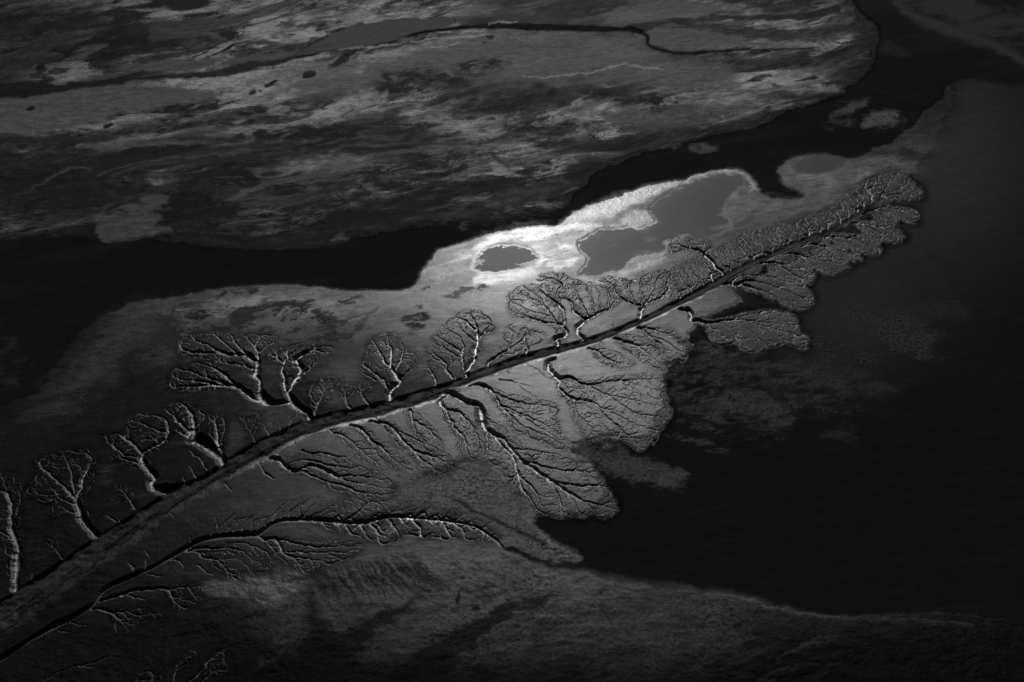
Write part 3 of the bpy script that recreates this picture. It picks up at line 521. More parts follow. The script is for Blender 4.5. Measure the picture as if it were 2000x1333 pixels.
G('g22', [[(1146, 664), (1134, 652), (1128, 640), (1136, 628), (1146, 622), (1172, 610), (1196, 598), (1204, 580)], [(1142, 624), (1128, 612), (1118, 600), (1114, 590), (1098, 584), (1088, 576), (1092, 566), (1098, 558), (1092, 550), (1076, 544), (1058, 542)], [(1094, 552), (1104, 542), (1112, 545)], [(1092, 550), (1090, 540), (1080, 534)], [(1150, 620), (1140, 600), (1126, 575), (1120, 560)], [(1160, 614), (1156, 592), (1146, 562)], [(1172, 610), (1172, 590), (1165, 565)], [(1190, 600), (1188, 580), (1180, 562)]], [(1046, 546), (1056, 534), (1090, 530), (1116, 544), (1150, 552), (1186, 556), (1210, 572), (1206, 596), (1176, 612), (1148, 624), (1126, 610), (1112, 592), (1090, 572), (1094, 556), (1060, 550)], 6, 4.6)
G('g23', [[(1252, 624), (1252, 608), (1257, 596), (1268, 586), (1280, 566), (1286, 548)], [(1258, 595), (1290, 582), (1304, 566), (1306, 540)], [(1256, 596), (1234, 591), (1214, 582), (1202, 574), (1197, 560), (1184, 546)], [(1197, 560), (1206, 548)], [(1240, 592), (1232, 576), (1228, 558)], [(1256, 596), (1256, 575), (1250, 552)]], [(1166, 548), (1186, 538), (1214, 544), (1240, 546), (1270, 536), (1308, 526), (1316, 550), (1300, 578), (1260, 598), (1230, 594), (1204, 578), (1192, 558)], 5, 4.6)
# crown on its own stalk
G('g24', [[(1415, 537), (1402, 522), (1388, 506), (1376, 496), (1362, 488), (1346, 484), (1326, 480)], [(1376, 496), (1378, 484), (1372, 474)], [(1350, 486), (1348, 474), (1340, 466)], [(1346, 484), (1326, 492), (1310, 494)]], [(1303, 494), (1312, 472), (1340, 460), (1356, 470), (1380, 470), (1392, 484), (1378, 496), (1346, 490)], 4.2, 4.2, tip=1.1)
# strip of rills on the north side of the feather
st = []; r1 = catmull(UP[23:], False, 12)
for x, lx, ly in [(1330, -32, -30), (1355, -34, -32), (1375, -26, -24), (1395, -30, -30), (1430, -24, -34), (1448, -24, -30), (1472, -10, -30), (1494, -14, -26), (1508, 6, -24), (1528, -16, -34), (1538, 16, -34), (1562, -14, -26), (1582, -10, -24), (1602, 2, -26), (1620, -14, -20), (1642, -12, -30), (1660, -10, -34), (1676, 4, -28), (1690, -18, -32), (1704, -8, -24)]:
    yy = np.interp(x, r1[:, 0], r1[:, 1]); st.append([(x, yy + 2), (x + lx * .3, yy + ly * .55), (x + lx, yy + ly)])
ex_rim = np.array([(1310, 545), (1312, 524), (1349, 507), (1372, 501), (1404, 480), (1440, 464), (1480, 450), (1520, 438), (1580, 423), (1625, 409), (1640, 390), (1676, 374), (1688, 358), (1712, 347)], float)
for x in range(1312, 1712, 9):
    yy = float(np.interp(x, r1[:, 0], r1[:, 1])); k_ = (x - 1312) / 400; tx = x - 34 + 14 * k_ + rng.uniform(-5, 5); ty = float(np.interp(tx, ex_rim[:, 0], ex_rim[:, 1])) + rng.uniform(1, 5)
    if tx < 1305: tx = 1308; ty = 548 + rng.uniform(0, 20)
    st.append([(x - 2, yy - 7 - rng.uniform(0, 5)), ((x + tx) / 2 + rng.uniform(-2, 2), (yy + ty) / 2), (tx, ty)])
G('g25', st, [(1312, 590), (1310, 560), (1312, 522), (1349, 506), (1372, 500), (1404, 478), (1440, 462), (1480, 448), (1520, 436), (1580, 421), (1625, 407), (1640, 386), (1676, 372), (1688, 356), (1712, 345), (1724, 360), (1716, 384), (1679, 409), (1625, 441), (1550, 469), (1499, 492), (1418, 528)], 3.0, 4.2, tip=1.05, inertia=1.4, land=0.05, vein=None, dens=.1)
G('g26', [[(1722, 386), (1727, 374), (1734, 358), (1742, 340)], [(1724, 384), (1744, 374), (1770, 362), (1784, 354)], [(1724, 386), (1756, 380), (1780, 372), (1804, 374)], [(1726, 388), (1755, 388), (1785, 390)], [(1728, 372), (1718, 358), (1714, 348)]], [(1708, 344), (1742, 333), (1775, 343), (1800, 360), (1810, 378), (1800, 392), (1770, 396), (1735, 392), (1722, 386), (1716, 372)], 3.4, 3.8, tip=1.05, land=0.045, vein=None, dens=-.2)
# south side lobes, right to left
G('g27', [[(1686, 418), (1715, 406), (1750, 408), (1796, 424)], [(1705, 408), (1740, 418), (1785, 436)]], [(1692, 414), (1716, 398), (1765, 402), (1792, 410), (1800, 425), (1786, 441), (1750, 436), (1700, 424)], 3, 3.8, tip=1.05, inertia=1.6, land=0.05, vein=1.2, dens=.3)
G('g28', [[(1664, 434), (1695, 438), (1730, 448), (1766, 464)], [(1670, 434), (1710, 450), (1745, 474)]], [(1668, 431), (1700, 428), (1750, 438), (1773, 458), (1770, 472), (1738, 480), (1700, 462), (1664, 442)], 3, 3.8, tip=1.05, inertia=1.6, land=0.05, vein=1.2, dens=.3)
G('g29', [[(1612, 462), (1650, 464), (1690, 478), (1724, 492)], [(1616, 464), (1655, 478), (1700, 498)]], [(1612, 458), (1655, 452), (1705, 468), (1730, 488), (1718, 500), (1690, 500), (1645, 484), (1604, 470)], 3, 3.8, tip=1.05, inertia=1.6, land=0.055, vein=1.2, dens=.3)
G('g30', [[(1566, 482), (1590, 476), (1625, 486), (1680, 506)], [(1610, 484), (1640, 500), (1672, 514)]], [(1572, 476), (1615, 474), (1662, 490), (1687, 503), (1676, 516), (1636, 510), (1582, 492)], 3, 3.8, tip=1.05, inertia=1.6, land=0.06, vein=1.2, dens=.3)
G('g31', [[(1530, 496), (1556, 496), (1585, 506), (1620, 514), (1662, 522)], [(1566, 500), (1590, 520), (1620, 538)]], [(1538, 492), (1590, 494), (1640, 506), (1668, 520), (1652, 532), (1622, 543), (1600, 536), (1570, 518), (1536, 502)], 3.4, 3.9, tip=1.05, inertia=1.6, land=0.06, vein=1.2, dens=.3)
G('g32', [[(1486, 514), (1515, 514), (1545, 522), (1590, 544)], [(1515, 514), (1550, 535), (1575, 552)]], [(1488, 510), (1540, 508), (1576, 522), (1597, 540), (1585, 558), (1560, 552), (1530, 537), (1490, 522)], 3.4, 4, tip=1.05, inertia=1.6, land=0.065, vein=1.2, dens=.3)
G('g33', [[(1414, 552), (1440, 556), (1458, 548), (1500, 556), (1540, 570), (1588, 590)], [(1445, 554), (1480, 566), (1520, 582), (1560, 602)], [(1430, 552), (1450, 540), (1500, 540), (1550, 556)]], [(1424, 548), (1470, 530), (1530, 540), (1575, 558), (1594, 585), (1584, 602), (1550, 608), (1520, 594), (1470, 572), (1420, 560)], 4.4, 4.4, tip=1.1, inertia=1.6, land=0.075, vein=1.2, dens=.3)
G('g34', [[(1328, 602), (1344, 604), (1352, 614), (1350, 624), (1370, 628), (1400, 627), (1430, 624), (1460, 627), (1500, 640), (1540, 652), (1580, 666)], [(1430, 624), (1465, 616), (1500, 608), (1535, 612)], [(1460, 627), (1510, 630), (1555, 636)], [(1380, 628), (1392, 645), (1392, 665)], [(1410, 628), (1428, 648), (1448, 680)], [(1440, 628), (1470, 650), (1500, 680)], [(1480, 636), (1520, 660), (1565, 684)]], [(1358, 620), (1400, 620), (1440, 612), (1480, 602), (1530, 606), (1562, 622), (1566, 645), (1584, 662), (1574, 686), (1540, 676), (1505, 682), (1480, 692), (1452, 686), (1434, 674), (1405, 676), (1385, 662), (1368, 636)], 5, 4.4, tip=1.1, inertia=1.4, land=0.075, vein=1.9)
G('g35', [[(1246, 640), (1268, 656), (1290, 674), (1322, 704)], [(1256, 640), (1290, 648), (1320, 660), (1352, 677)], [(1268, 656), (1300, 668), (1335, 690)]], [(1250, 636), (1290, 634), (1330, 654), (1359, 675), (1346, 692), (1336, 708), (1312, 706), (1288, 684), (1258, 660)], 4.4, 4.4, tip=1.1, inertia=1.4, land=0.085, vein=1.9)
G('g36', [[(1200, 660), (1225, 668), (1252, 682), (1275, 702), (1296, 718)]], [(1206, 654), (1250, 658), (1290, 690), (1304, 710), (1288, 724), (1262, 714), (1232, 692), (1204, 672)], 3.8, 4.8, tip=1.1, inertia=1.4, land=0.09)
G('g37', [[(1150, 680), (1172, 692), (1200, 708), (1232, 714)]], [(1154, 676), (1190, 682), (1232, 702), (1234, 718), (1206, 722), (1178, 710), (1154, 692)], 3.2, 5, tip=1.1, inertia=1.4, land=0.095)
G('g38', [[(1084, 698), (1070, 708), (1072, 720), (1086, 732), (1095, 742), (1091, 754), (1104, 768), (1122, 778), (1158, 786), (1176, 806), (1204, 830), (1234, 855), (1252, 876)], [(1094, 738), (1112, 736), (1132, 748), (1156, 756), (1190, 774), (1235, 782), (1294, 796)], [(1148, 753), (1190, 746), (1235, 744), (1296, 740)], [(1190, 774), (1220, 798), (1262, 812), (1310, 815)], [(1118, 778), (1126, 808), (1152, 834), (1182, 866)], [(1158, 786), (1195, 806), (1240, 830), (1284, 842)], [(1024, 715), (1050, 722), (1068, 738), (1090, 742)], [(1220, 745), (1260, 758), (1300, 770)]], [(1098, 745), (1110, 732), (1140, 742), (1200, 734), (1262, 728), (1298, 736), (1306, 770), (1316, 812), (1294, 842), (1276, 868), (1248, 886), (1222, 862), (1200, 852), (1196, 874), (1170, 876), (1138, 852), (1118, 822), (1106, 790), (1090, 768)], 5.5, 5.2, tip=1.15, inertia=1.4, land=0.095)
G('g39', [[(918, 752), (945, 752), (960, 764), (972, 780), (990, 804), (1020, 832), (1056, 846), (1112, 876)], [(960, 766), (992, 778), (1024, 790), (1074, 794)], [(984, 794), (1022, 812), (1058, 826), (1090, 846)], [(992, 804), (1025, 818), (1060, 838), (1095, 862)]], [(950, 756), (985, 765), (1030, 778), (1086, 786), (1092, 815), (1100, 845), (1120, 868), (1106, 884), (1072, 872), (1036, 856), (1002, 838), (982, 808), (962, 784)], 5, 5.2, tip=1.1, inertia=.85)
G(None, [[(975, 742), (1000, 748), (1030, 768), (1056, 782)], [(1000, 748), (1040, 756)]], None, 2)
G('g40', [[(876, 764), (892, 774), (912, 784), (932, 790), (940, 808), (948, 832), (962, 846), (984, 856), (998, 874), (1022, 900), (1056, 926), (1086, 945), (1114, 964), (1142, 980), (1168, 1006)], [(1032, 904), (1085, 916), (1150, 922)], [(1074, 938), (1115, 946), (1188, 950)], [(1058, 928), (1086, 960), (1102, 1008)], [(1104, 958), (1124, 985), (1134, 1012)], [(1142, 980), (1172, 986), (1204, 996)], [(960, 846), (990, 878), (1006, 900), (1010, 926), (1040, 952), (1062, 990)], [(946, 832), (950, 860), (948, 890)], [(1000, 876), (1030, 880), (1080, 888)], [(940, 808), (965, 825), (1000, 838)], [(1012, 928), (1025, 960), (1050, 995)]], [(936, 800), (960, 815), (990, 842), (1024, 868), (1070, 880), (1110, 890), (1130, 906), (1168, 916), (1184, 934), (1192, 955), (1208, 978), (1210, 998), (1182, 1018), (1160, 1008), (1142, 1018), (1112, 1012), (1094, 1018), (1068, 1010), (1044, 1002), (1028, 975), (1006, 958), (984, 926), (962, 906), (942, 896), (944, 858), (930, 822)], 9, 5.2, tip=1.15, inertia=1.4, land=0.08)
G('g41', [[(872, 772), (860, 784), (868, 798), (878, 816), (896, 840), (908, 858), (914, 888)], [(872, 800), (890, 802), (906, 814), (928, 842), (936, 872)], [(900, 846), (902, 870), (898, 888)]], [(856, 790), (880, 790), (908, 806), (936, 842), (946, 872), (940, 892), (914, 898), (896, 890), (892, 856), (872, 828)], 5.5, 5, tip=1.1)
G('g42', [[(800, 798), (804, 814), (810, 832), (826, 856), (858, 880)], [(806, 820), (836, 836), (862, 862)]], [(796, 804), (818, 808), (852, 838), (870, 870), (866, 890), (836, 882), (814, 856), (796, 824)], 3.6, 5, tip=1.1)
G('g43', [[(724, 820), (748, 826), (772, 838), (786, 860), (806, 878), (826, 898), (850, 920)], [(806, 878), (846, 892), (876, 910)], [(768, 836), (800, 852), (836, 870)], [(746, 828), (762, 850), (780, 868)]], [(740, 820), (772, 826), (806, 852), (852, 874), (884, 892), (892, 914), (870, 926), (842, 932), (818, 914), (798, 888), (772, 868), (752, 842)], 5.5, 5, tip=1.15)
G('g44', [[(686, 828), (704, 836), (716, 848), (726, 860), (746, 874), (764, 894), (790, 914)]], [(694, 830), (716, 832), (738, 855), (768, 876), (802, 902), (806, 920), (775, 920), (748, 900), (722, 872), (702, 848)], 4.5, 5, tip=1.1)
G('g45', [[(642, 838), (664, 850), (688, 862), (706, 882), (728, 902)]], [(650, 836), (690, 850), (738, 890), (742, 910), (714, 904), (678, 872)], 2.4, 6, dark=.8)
G('g46', [[(532, 892), (548, 896), (560, 912), (578, 918), (592, 920), (612, 930), (640, 940), (670, 950), (704, 962), (740, 966)], [(584, 916), (606, 908), (640, 920), (676, 940), (720, 948), (764, 956)], [(560, 908), (590, 898), (630, 906), (676, 914)], [(592, 880), (612, 886), (640, 888), (676, 894)], [(660, 932), (700, 930), (740, 938)]], [(560, 902), (600, 880), (650, 884), (704, 908), (752, 926), (774, 952), (768, 974), (730, 975), (690, 970), (640, 954), (600, 930), (566, 918)], 6.5, 5.5, tip=1.1, inertia=1.6)
G(None, [[(506, 906), (512, 918), (520, 928), (540, 936)]], None, 2.2)
G(None, [[(440, 944), (446, 952), (456, 960)]], None, 1.8)
# the side creek
CK = [(984, 1068), (966, 1052), (926, 1027), (858, 1014), (800, 1010), (756, 1008), (720, 1018), (688, 1020), (640, 1016), (596, 1013), (545, 1017), (520, 1032), (501, 1041), (450, 1044), (390, 1054), (360, 1070), (330, 1089), (270, 1119), (210, 1145), (180, 1180), (120, 1213), (60, 1248), (0, 1284), (-120, 1360), (-260, 1450)]
cw = resample(to_world(catmull(CK, False, 6)), 1.2)
cc = np.stack(to_chart(cw[:, 0], cw[:, 1]), 1)
for i in range(len(cw) - 1):
    x = cc[i, 0]; w = np.interp(x, [-200, 0, 200, 500, 800, 960, 1000], [9, 8, 6.5, 6, 5, 3.2, 3]) * float(scale_at(cc[i]))
    w *= 1 + .12 * math.sin(i * .31) + .08 * math.sin(i * .13 + 2)
    stamp(cw[i], cw[i + 1], w, w, w * .95, w * .95)
CKID = np.zeros(Z.shape, bool)
sts = []; rr = catmull(CK, False, 6); o = np.argsort(rr[:, 0]); rx, ry = rr[o, 0], rr[o, 1]
def along(xs, dx, dy, jit=6):
    out = []
    for x in xs:
        x = x + rng.uniform(-jit, jit); y = float(np.interp(x, rx, ry)); k = rng.uniform(.6, 1.1)
        out.append([(x, y), (x + dx * .4 * k, y + dy * .3 * k), (x + dx * k, y + dy * k)])
    return out
G('g47', along(range(570, 960, 24), 34, -16), [(590, 1012), (640, 990), (690, 974), (740, 978), (800, 990), (862, 992), (920, 1008), (968, 1034), (974, 1050), (926, 1025), (858, 1011), (756, 1005), (690, 1017), (640, 1013)], 3, 4.6, tip=1.05, inertia=1.6, vein=None, dens=-.2)
G('g48', along(range(620, 940, 26), 24, 22) + [[(720, 1020), (734, 1034), (744, 1056)]], [(610, 1018), (690, 1024), (756, 1012), (858, 1018), (920, 1030), (962, 1056), (936, 1060), (890, 1052), (850, 1052), (800, 1044), (776, 1056), (750, 1066), (722, 1058), (690, 1046), (650, 1040)], 3.4, 4.8, tip=1.05, vein=None, dens=-.2)
G('g49', [[(500, 1044), (516, 1050), (536, 1052), (548, 1066), (556, 1082), (590, 1090), (620, 1098)], [(548, 1052), (580, 1062), (620, 1070), (704, 1068)], [(552, 1076), (600, 1080), (660, 1080), (696, 1074)], [(520, 1052), (534, 1072), (540, 1090)]], [(520, 1048), (560, 1050), (620, 1058), (690, 1054), (714, 1068), (694, 1086), (652, 1102), (622, 1118), (600, 1124), (578, 1112), (548, 1096), (528, 1076)], 4.4, 5.5, tip=1.15, inertia=1.4)
G('g50', [[(358, 1074), (386, 1076), (396, 1088), (424, 1094), (436, 1106), (450, 1118)], [(372, 1072), (430, 1070), (480, 1082), (504, 1100)], [(424, 1094), (460, 1094), (490, 1108)], [(440, 1060), (480, 1062), (520, 1076), (530, 1100)]], [(400, 1070), (440, 1062), (500, 1075), (532, 1092), (532, 1115), (500, 1122), (468, 1134), (430, 1118), (404, 1094)], 4, 5.8, tip=1.1)
G('g51', [[(190, 1174), (215, 1167), (240, 1160), (288, 1151), (328, 1152), (336, 1168), (350, 1182)], [(328, 1152), (364, 1146), (372, 1158), (394, 1170)], [(336, 1166), (362, 1172), (384, 1180)]], [(326, 1148), (366, 1140), (396, 1148), (404, 1166), (394, 1180), (364, 1192), (340, 1188), (330, 1168)], 3.4, 5.2, tip=1.1)
G('g52', [[(181, 1188), (208, 1189), (222, 1197), (236, 1214), (250, 1232)], [(222, 1197), (248, 1194), (276, 1202), (312, 1198)], [(236, 1214), (258, 1222)]], [(216, 1190), (260, 1186), (300, 1190), (320, 1198), (290, 1214), (264, 1226), (250, 1242), (226, 1240), (220, 1215)], 3.4, 5.2, tip=1.1)
for a in [[(334, 1094), (350, 1097), (358, 1108)], [(290, 1121), (322, 1124)], [(386, 1104), (400, 1116), (416, 1124)], [(250, 1128), (262, 1114), (256, 1100)], [(280, 1113), (288, 1090), (286, 1075)], [(258, 1112), (250, 1096)], [(410, 1046), (415, 1034), (424, 1026)], [(425, 1030), (420, 1014)], [(370, 1056), (368, 1046)], [(140, 1215), (175, 1222)], [(118, 1232), (140, 1236)], [(85, 1333), (120, 1311), (156, 1301), (182, 1296), (210, 1282)], [(156, 1301), (180, 1306)], [(240, 1160), (262, 1166), (284, 1170)]]: G(None, [a], None, 2)
for x in range(430, 600, 15): G(None, [[(x, np.interp(x, rx, ry) - 6), (x + 10, np.interp(x, rx, ry) - 20 - rng.uniform(0, 12)), (x + 30, np.interp(x, rx, ry) - 30 - rng.uniform(0, 14))]], None, 1.7)
G('g53', [[(340, 1345), (344, 1318), (352, 1298), (368, 1284), (386, 1272)]], [(345, 1300), (368, 1272), (390, 1268), (384, 1282), (358, 1306), (346, 1318)], 2.6, 4.2, tip=1.05)
G('g54', [[(350, 1350), (372, 1328), (394, 1310), (410, 1288), (430, 1274), (458, 1263)], [(372, 1345), (400, 1322), (424, 1310), (446, 1310)]], [(404, 1290), (424, 1272), (462, 1260), (450, 1274), (436, 1290), (450, 1305), (440, 1316), (410, 1322), (392, 1326), (396, 1304)], 3, 4.4, tip=1.05)
G('g55', [[(268, 1345), (272, 1325)], [(292, 1350), (300, 1330), (306, 1318)]], [(262, 1345), (268, 1318), (300, 1312), (316, 1320), (310, 1345)], 2.4, 5, tip=1.05)
# little side rills off every bank of the main channel
for i in range(36):
    f = rng.uniform(0, 1); line, sg = (UP, -1) if i % 2 else (LO, 1)
    cvs = catmull(line, False, 4); k = int(f * (len(cvs) - 1)); x, y = cvs[k]
    if not (0 < x < 1400): continue
    l = rng.uniform(6, 15); a = rng.uniform(-6, 10)
    G(None, [[(x, y), (x + a * .5, y + sg * l * .5), (x + a, y + sg * l)]], None, 1.5)
print('segments', NSEG, 'objects', len(OBJ))
gid = ID > 0
cb_ = blur(CUT > .03, 2, 2); lag_ = LANDV > 0
cl = np.maximum(sstep(.08, .42, cb_ + .12 * N_fin), LANDC) * lag_ * LAGM
ALB += (LANDV * (.55 + .45 * sstep(.1, .5, blur(CUT > .03, 9, 2))) * (1 + .6 * N_mid) - ALB) * cl; GRN += (.5 - GRN) * cl; RGH += (.5 - RGH) * cl; Z += (.2 - Z) * cl
back = lag_ & (LAGM > .5) & (cl < .4) & (ID != ID_CHAN); ID[back] = ID_LAGOON
wetm0 = lambda: np.isin(ID, [ID_RIVER, ID_LAGOON, ID_CHAN])
wet0 = np.isin(ID, [ID_RIVER, ID_LAGOON, ID_P1, ID_P2, ID_P3, ID_LAKE, ID_FC1, ID_FC2])
for p_ in (ID_P1, ID_P2, ID_P3):
    ALB *= 1 + (ID == p_) * (.1 - .3 * sstep(.45, 1, blur(ID == p_, 16, 2)))
wb = blur(wet0, 3, 2); Z = Z * (1 - sstep(0, .25, wb))
vl = blur(CUT, 7, 2); Z -= .55 * vl * (ID != ID_CHAN)
pl = ((PY > 480) & (ID != ID_CHAN)) * (1 - wet0)
Z += pl * (.16 * fbm(GX / 7 + N_iso, GY / 7, 401, 4, .6) * sstep(.0, .3, blur(CUT > 0, 20, 2)))
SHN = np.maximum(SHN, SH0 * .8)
carve = np.where(ID == ID_CHAN, 0, CUT)
Z += LEV * (CUT < .02) * .8
Z -= carve
# fine relief of the plateau
ridg = 1 - np.abs(fbm(GX / 3.4 + N_iso * 1.2, GY / 3.4 + N_mid, 301, 4, .6)) * 2.4
wet = np.isin(ID, [ID_RIVER, ID_LAGOON, ID_CHAN, ID_P1, ID_P2, ID_P3, ID_LAKE, ID_FC1, ID_FC2])
op = sstep(900, 1090, PY) * sstep(.35, .0, blur(CUT > 0, 12, 2)) * (1 - sstep(0, .5, wb)); Z += op * (.55 * fbm(GX / 16 + N_blot, GY / 11, 601, 3) + .26 * fbm(GX / 4.5, GY / 3, 603, 4, .62) + .10 * ridg)
rough_z = np.where(wet, 0, 1) * (1 - sstep(0, .5, wb)) * (.08 * N_iso + .06 * ridg * (.4 + .6 * (PY < 470)))
Z += rough_z
# creek water id
m = CUT > 0
ckm = np.zeros(Z.shape, bool)
cpl = np.concatenate([cc + np.array([0, -3.]), (cc + np.array([0, 3.]))[::-1]])
bm = box(cpl, 3); ckm[bm] = sdf(to_world(cpl), GX[bm], GY[bm]) < .3
ID[ckm & (ID != ID_CHAN)] = ID_CREEK
# gully floors darkened with depth: wet mud plus shade painted in for contrast
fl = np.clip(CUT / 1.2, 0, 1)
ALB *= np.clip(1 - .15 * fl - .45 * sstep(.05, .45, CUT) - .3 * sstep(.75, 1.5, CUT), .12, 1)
RGH = np.where(wetm0(), RGH, RGH - .10 * fl)
# margins: bring the rim of the detailed strip to level
mg = np.minimum.reduce([sstep(1, .985, np.abs(S))[None, :] * np.ones(Z.shape), sstep(y0, y0 + 6, GY), sstep(y1, y1 - 60, GY)])
Z *= mg
Z = Z.astype(np.float64)
wm = np.isin(ID, [ID_RIVER, ID_LAGOON, ID_CHAN, ID_P1, ID_P2, ID_P3, ID_LAKE, ID_FC1, ID_FC2])
lagfade = sstep(1650, 1850, PX)
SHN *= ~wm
hot = np.exp(-(((PX - 1010) / 160) ** 2 + ((PY - 470) / 60) ** 2)); RGH += hot * (.09 * N_mid + .03 * N_fin)
pn_ = np.isin(ID, [ID_P1, ID_P2, ID_P3])
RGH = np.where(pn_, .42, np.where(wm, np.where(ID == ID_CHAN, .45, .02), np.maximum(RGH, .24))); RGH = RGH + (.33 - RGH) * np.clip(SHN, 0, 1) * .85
ALB = np.minimum(ALB * (1 + 1.9 * SHN) + .02 * SHN, .5)  # sun-facing bank shoulders lightened: sunlight painted into the albedo
gy_ = np.abs(np.gradient(Z, axis=0) / np.gradient(GY, axis=0)); slope = np.clip(gy_ * 1.2, 0, 1)
WET = np.interp(RGH, [.1, .29, .40, .5, .6], [.35, .55, .26, .08, .02]).astype(np.float32)
e_ = wm & ~pn_; bd = blur(e_, 2, 1); bd = ((bd > .01) & (bd < .99))
WET = np.where(wm, np.where(np.isin(ID, [ID_P1, ID_P2, ID_P3]), .05, .02), WET)
WET = np.where(bd, .0, np.where(ID == ID_CHAN, .02, WET))
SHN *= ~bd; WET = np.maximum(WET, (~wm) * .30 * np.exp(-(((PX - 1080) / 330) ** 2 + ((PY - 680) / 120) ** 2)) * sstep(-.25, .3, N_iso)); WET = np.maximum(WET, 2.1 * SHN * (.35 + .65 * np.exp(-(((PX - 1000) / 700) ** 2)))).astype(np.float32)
# ------------------------------------------------------------------ materials
def surface(name, water=False):
    mt = bpy.data.materials.new(name); mt.use_nodes = True; nt = mt.node_tree; N = nt.nodes; L = nt.links
    for n in list(N): N.remove(n)
    out = N.new('ShaderNodeOutputMaterial'); b = N.new('ShaderNodeBsdfPrincipled'); L.new(b.outputs[0], out.inputs[0])
    def attr(a): n = N.new('ShaderNodeAttribute'); n.attribute_name = a; return n.outputs['Fac']
    def math_(op, a, bb, clamp=False):
        n = N.new('ShaderNodeMath'); n.operation = op; n.use_clamp = clamp
        for i, v in enumerate((a, bb)):
            if isinstance(v, (int, float)): n.inputs[i].default_value = v
            else: L.new(v, n.inputs[i])
        return n.outputs[0]
    tc = N.new('ShaderNodeNewGeometry').outputs['Position']
    def noise(scale, det=6, ro=.6, v=None):
        n = N.new('ShaderNodeTexNoise'); n.inputs['Scale'].default_value = scale; n.inputs['Detail'].default_value = det; n.inputs['Roughness'].default_value = ro
        L.new(v or tc, n.inputs['Vector']); return n.outputs['Fac']
    A, R, Gn = attr('albedo'), attr('rough'), attr('grain')
    n1 = noise(.75, 8, .72); n2 = noise(.16, 5); mp = N.new('ShaderNodeMapping'); mp.inputs['Scale'].default_value = (.12, .7, 1); mp.inputs['Rotation'].default_value = (0, 0, -.3); L.new(tc, mp.inputs[0])
    n3 = noise(1., 5, .6, mp.outputs[0])
    n4 = noise(.035, 4); pat = math_('MULTIPLY', math_('POWER', n4, 2.0), 4.0)
    g = math_('MULTIPLY', math_('SUBTRACT', n1, .5), math_('MULTIPLY', math_('MULTIPLY', Gn, 5.5), pat))
    s = math_('MULTIPLY', math_('SUBTRACT', n3, .5), .6 if water else 1.5)
    t = math_('MULTIPLY', math_('SUBTRACT', n2, .5), .5 if water else 1.3)
    fac = math_('ADD', 1.0, math_('ADD', g, math_('ADD', s, t)))
    col = math_('MULTIPLY', A, math_('MAXIMUM', fac, .08))
    cb = N.new('ShaderNodeCombineColor')
    for i in range(3): L.new(col, cb.inputs[i])
    L.new(cb.outputs[0], b.inputs['Base Color'])
    L.new(math_('ADD', R, math_('MULTIPLY', math_('SUBTRACT', n2, .5), .02 if water else .14), True), b.inputs['Roughness'])
    L.new(attr('wet'), b.inputs['Specular IOR Level'])
    bp = N.new('ShaderNodeBump'); bp.inputs['Distance'].default_value = .5
    L.new(math_('ADD', .004 if water else .12, math_('MULTIPLY', Gn, .05 if water else .75)), bp.inputs['Strength'])
    hn = N.new('ShaderNodeMath'); hn.operation = 'ADD'; L.new(noise(1.6, 8, .68), hn.inputs[0]); L.new(math_('MULTIPLY', n3, .4), hn.inputs[1])
    L.new(hn.outputs[0], bp.inputs['Height']); L.new(bp.outputs[0], b.inputs['Normal'])
    return mt
MUD = surface('wet_mud'); WATER = surface('still_water', True); SAND = surface('pale_silt')
# ------------------------------------------------------------------ split the sheet into its named pieces
flat = lambda a: a.reshape(-1)
V = np.stack([flat(GX), flat(GY), flat(Z)], 1)
idx = np.arange(NR * NC).reshape(NR, NC)
Q = np.stack([idx[:-1, :-1], idx[:-1, 1:], idx[1:, 1:], idx[1:, :-1]], -1).reshape(-1, 4)
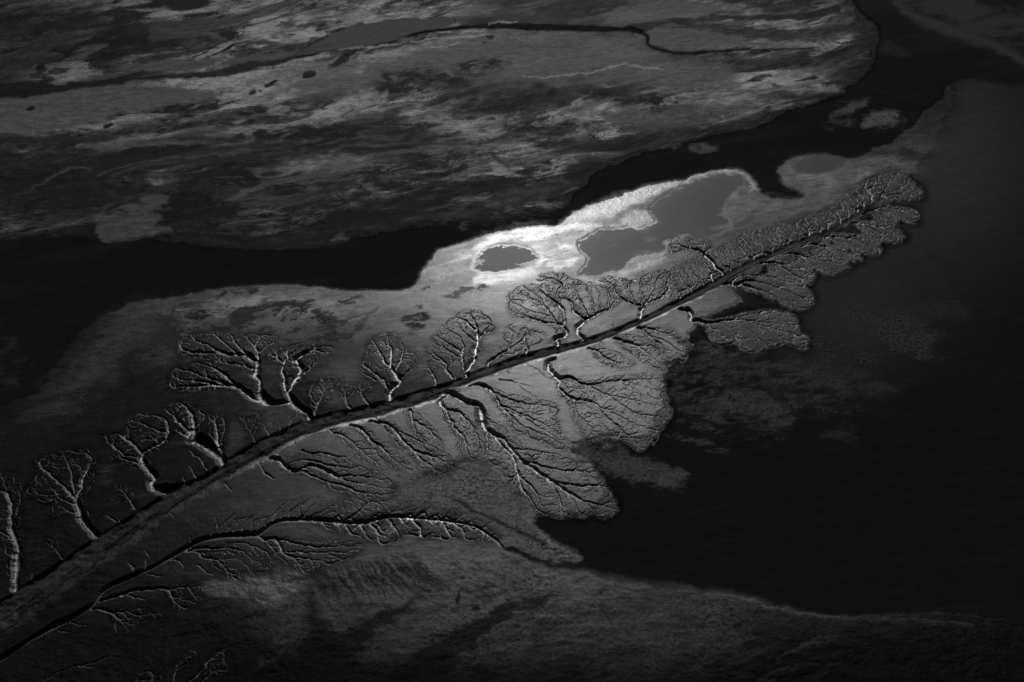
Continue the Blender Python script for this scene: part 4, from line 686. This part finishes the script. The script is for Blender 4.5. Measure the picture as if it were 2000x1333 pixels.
# vertex normals of the whole sheet, so neighbouring pieces shade as one surface
gz = np.zeros((NR, NC, 3))
du = np.gradient(np.stack([GX, GY, Z], -1), axis=1); dv = np.gradient(np.stack([GX, GY, Z], -1), axis=0)
NRM = np.cross(du, dv); NRM /= np.linalg.norm(NRM, axis=-1)[..., None]; NRM = NRM.reshape(-1, 3)
fid = flat(ID[:-1, :-1]); fbed = flat(BED[:-1, :-1] & BED[1:, 1:])
AF, RF, GF, WF = flat(np.clip(ALB, .004, .5)), flat(np.clip(RGH, .02, .9)), flat(GRN), flat(WET)
def piece(name, sel, mat, parent=None, extra=None):
    q = Q[sel]; u, inv = np.unique(q, return_inverse=True); inv = inv.reshape(-1, 4)
    me = bpy.data.meshes.new(name); co = V[u]; nv = len(u); nf = len(q)
    al, ro, gr, nm, wt = AF[u], RF[u], GF[u], NRM[u], WF[u]
    if extra is not None:
        ev, ef = extra; co = np.concatenate([co, ev]); al = np.concatenate([al, np.full(len(ev), .03)]); ro = np.concatenate([ro, np.full(len(ev), .5)]); gr = np.concatenate([gr, np.full(len(ev), .5)]); wt = np.concatenate([wt, np.full(len(ev), .06)])
        nm = np.concatenate([nm, np.tile([[0, 0, 1.]], (len(ev), 1))]); inv = np.concatenate([inv, np.array(ef) + nv]); nf += len(ef); nv += len(ev)
    me.vertices.add(nv); me.vertices.foreach_set('co', co.astype(np.float32).ravel())
    me.loops.add(nf * 4); me.loops.foreach_set('vertex_index', inv.astype(np.int32).ravel())
    me.polygons.add(nf); me.polygons.foreach_set('loop_start', np.arange(nf, dtype=np.int32) * 4)
    me.update(calc_edges=True)
    me.polygons.foreach_set('use_smooth', np.ones(nf, bool))
    for an, av in (('albedo', al), ('rough', ro), ('grain', gr), ('wet', wt)):
        a = me.attributes.new(an, 'FLOAT', 'POINT'); a.data.foreach_set('value', av.astype(np.float32))
    me.normals_split_custom_set_from_vertices(nm.astype(np.float32))
    me.materials.append(mat)
    o = bpy.data.objects.new(name, me); SC.collection.objects.link(o)
    if parent is not None: o.parent = parent
    return o
def tag(o, label, cat=None, group=None, kind=None):
    o['label'] = label
    if cat: o['category'] = cat
    if group: o['group'] = group
    if kind: o['kind'] = kind
# land beyond the detailed strip, out to the horizon
B = 30000.0
cr = [(-HW(y0), y0), (HW(y0), y0), (HW(y1), y1), (-HW(y1), y1)]
ev = np.array([(-B, -B / 2, 0), (B, -B / 2, 0), (B, B, 0), (-B, B, 0)] + [(x, y, 0) for x, y in cr], float)
ef = [(0, 1, 5, 4), (1, 2, 6, 5), (2, 3, 7, 6), (3, 0, 4, 7)]
o = piece('tidal_flat', fid == 0, MUD, extra=(ev, ef)); tag(o, 'grey wet mudflat around the branching tidal channel', 'mudflat', kind='structure')
WAT = {'river': ('river', 'broad black river curving behind the brightly lit mud bank', 'river'), 'lagoon': ('lagoon', 'large dark still lagoon to the right of the feather shaped gullies', 'lagoon'),
 'channel': ('tidal_channel', 'long dark main channel running diagonally like a feather quill', 'channel'), 'creek': ('tidal_creek', 'narrow dark side creek curving below the main channel', 'creek'),
 'pond1': ('pond', 'small dark pond surrounded by the brightest sunlit mud', 'pond'), 'pond2': ('pond', 'largest grey pond, notched shape, on the lit mud bank', 'pond'), 'pond3': ('pond', 'oval grey pond in the hooked spit near the river', 'pond'),
 'lake': ('lake', 'pale elongated lake with two rounded lobes far away at the top', 'lake'), 'far_creek': ('distant_creek', 'thin black creek along the far edge of the distant flats', 'creek'), 'far_loop': ('distant_creek', 'thin black creek looping round a pale tongue of distant flats', 'creek')}
for k, (nm, lb, ct) in WAT.items():
    s = fid == OBJ_KEYS[k]
    if s.sum(): tag(piece(nm, s, WATER), lb, ct, kind='structure')
ISLL = {'isle_a': 'round pale sandbar alone in the dark river, with a curved crease', 'isle_b': 'long ragged sandbar just up-left of the round one', 'isle_c': 'slim pale sandbar in the middle of the black river', 'isle_d': 'almond shaped pale sandbar beside the distant flats', 'isle_e': 'low patchy sandbar touching the left side of the round one', 'isle_f': 'tiny sliver sandbar left of the slim one in the river', 'isle_g': 'tiny sandbar in the river above the brightest mud', 'isle_h': 'small faint sandbar close to the distant flats',
 'shoal1': 'faint grainy shoal alone in the lagoon beyond the gully tips', 'shoal2': 'grainy pale shoal pointing right between two big gully fans'}
for k, lb in ISLL.items():
    s = fid == OBJ_KEYS[k]
    if s.sum(): tag(piece('shoal' if 'shoal' in k else 'sandbar', s, SAND), lb, 'shoal' if 'shoal' in k else 'sandbar', 'sandbars and shoals in the dark water', kind='structure')
GL = {'g01': 'branching gully cut off by the left edge of the photo', 'g02': 'five fingered gully tree, second from the left above the channel', 'g03': 'small lone gully between the two left fans on the upper bank', 'g04': 'tiny forked gully on the far lower left of the upper bank',
 'g05': 'hooked gully with a sharp S bend and bright left bank', 'g06': 'broad fan gully with the widest bright curved bank at its mouth', 'g07': 'slim upright gully branching beside the broad curved one', 'g08': 'thin scratch like gully on the smooth plate left of the big mouth', 'g09': 'deep winding gully tree, right one of the large left cluster', 'g10': 'gully fan spreading left at the bottom of the large left cluster', 'g11': 'tallest gully tree of the large left cluster with flat dark crown',
 'g12': 'small upright gully tree just right of the large cluster mouth', 'g13': 'small double gully on the smooth round mud plate', 'g14': 'faintest little gully on the right of the smooth mud plate', 'g15': 'V shaped gully tree with two dark trunks above the channel bend', 'g16': 'thin twig like gully right of the V shaped tree', 'g17': 'small gully shrub leaning left beside the round topped tree', 'g18': 'round topped gully tree with dense dark crown near the bright mud',
 'g19': 'wrinkled shallow gully on the bright plate right of the round topped tree', 'g20': 'short shallow gully by the channel in the bright wrinkled plate', 'g21': 'large leaning gully crown with meandering trunk below the bright mud', 'g22': 'gully with a long winding stem and small umbrella crown on top', 'g23': 'gully with two crowns joined by a Y shaped mouth', 'g24': 'cauliflower shaped gully crown on a straight stalk', 'g25': 'long strip of fine rills along the upper side of the feather', 'g26': 'round fan of rills at the very tip of the feather',
 'g27': 'first lower lobe behind the feather tip', 'g28': 'second lower lobe behind the feather tip', 'g29': 'third lower lobe behind the feather tip', 'g30': 'narrow fourth lower lobe behind the feather tip', 'g31': 'fifth lower lobe behind the tip, with a bulging underside', 'g32': 'short sixth lower lobe behind the feather tip', 'g33': 'wide seventh lower lobe of the feather, starting with an eyelet', 'g34': 'separate spreading gully plume on a hooked stalk over the lagoon',
 'g35': 'double lobed gully below the channel, left of the hooked plume', 'g36': 'single narrow lobed gully between two wider ones below the channel', 'g37': 'small pointed gully just right of the big triangular fan', 'g38': 'big triangular gully fan with scalloped edge against the lagoon', 'g39': 'gully fan with three parallel arms in the middle of the lower side', 'g40': 'longest lower gully, a dark winding trunk ending in a leaf shaped fan', 'g41': 'gully hanging straight down left of the longest lower one', 'g42': 'small feathery gully left of the hanging one',
 'g43': 'two tailed gully with bright banks below the channel', 'g44': 'slender diagonal gully alongside the two tailed one', 'g45': 'faint thin gully on the dark lower plate', 'g46': 'wide low gully sweeping right from the widening channel', 'g47': 'dark scalloped strip of rills above the side creek', 'g48': 'strip of small rills along the underside of the side creek', 'g49': 'comb like gully fan below the side creek, with many bright teeth', 'g50': 'gully comb left of the toothed fan, over the pale puddle', 'g51': 'forked gully at the end of a long thin bright line', 'g52': 'lowest small forked gully off the side creek', 'g53': 'short feather shaped gully at the bottom edge', 'g54': 'curved double feather gully at the bottom edge', 'g55': 'pair of tiny gully tips cut by the bottom edge'}
def biggest(mask):
    fm = mask.reshape(NR - 1, NC - 1); ii, jj = np.nonzero(fm); left = set(zip(ii.tolist(), jj.tolist())); best = []
    while left:
        st = [left.pop()]; comp = []
        while st:
            a, b = st.pop(); comp.append((a, b))
            for q in ((a + 1, b), (a - 1, b), (a, b + 1), (a, b - 1)):
                if q in left: left.discard(q); st.append(q)
        if len(comp) > len(best): best = comp
    out = np.zeros_like(fm)
    if best: a = np.array(best); out[a[:, 0], a[:, 1]] = True
    return out.reshape(-1)
for k, lb in GL.items():
    s = fid == OBJ_KEYS[k]
    b = biggest(s & fbed); gnm = 'rill_lobe' if k in ('g25', 'g26', 'g27', 'g28', 'g29', 'g30', 'g31', 'g32', 'g33') else 'tidal_gully'
    two = b.sum() > 60
    if two:
        o = bpy.data.objects.new(gnm, None); SC.collection.objects.link(o); v0 = V[Q[b][:, 0]].mean(0); o.location = v0
        for pn, sel in (('mud_plate', s & ~b), ('channel_bed', b)):
            c_ = piece(pn, sel, MUD, o); c_.matrix_parent_inverse = Matrix.Translation(-Vector(v0))
    else: o = piece(gnm, s, MUD)
    tag(o, lb, 'gully', 'branching gullies along the tidal channel')
# ------------------------------------------------------------------ light
SUN_EL, SUN_AZ = math.radians(34.5), math.radians(.6)       # azimuth clockwise from +Y (straight ahead)
w = bpy.data.worlds.new('World'); SC.world = w; w.use_nodes = True; nt = w.node_tree; nt.nodes.clear()
sky = nt.nodes.new('ShaderNodeTexSky'); sky.sky_type = 'NISHITA'; sky.sun_disc = False; sky.sun_elevation = SUN_EL; sky.sun_rotation = SUN_AZ
bw = nt.nodes.new('ShaderNodeRGBToBW'); bg = nt.nodes.new('ShaderNodeBackground'); bg.inputs[1].default_value = .011; wo = nt.nodes.new('ShaderNodeOutputWorld')
nt.links.new(sky.outputs[0], bw.inputs[0]); nt.links.new(bw.outputs[0], bg.inputs[0]); nt.links.new(bg.outputs[0], wo.inputs[0])
sl = bpy.data.lights.new('sun', 'SUN'); sl.energy = 2.0; sl.angle = math.radians(.5); so = bpy.data.objects.new('sun', sl); SC.collection.objects.link(so)
dirv = Vector((math.sin(SUN_AZ) * math.cos(SUN_EL), math.cos(SUN_AZ) * math.cos(SUN_EL), math.sin(SUN_EL)))
so.rotation_euler = dirv.to_track_quat('Z', 'Y').to_euler(); so.location = dirv * 500
# ------------------------------------------------------------------ camera
cd = bpy.data.cameras.new('camera'); co = bpy.data.objects.new('camera', cd); SC.collection.objects.link(co)
cd.sensor_fit = 'HORIZONTAL'; cd.sensor_width = 36; cd.lens = 36 * F / 2000; cd.clip_start = 1; cd.clip_end = 100000
co.location = (0, 0, H); co.rotation_euler = (math.pi / 2 - PITCH, 0, 0); SC.camera = co
SC.view_settings.view_transform = 'Standard'; SC.view_settings.look = 'None'; SC.view_settings.exposure = 0
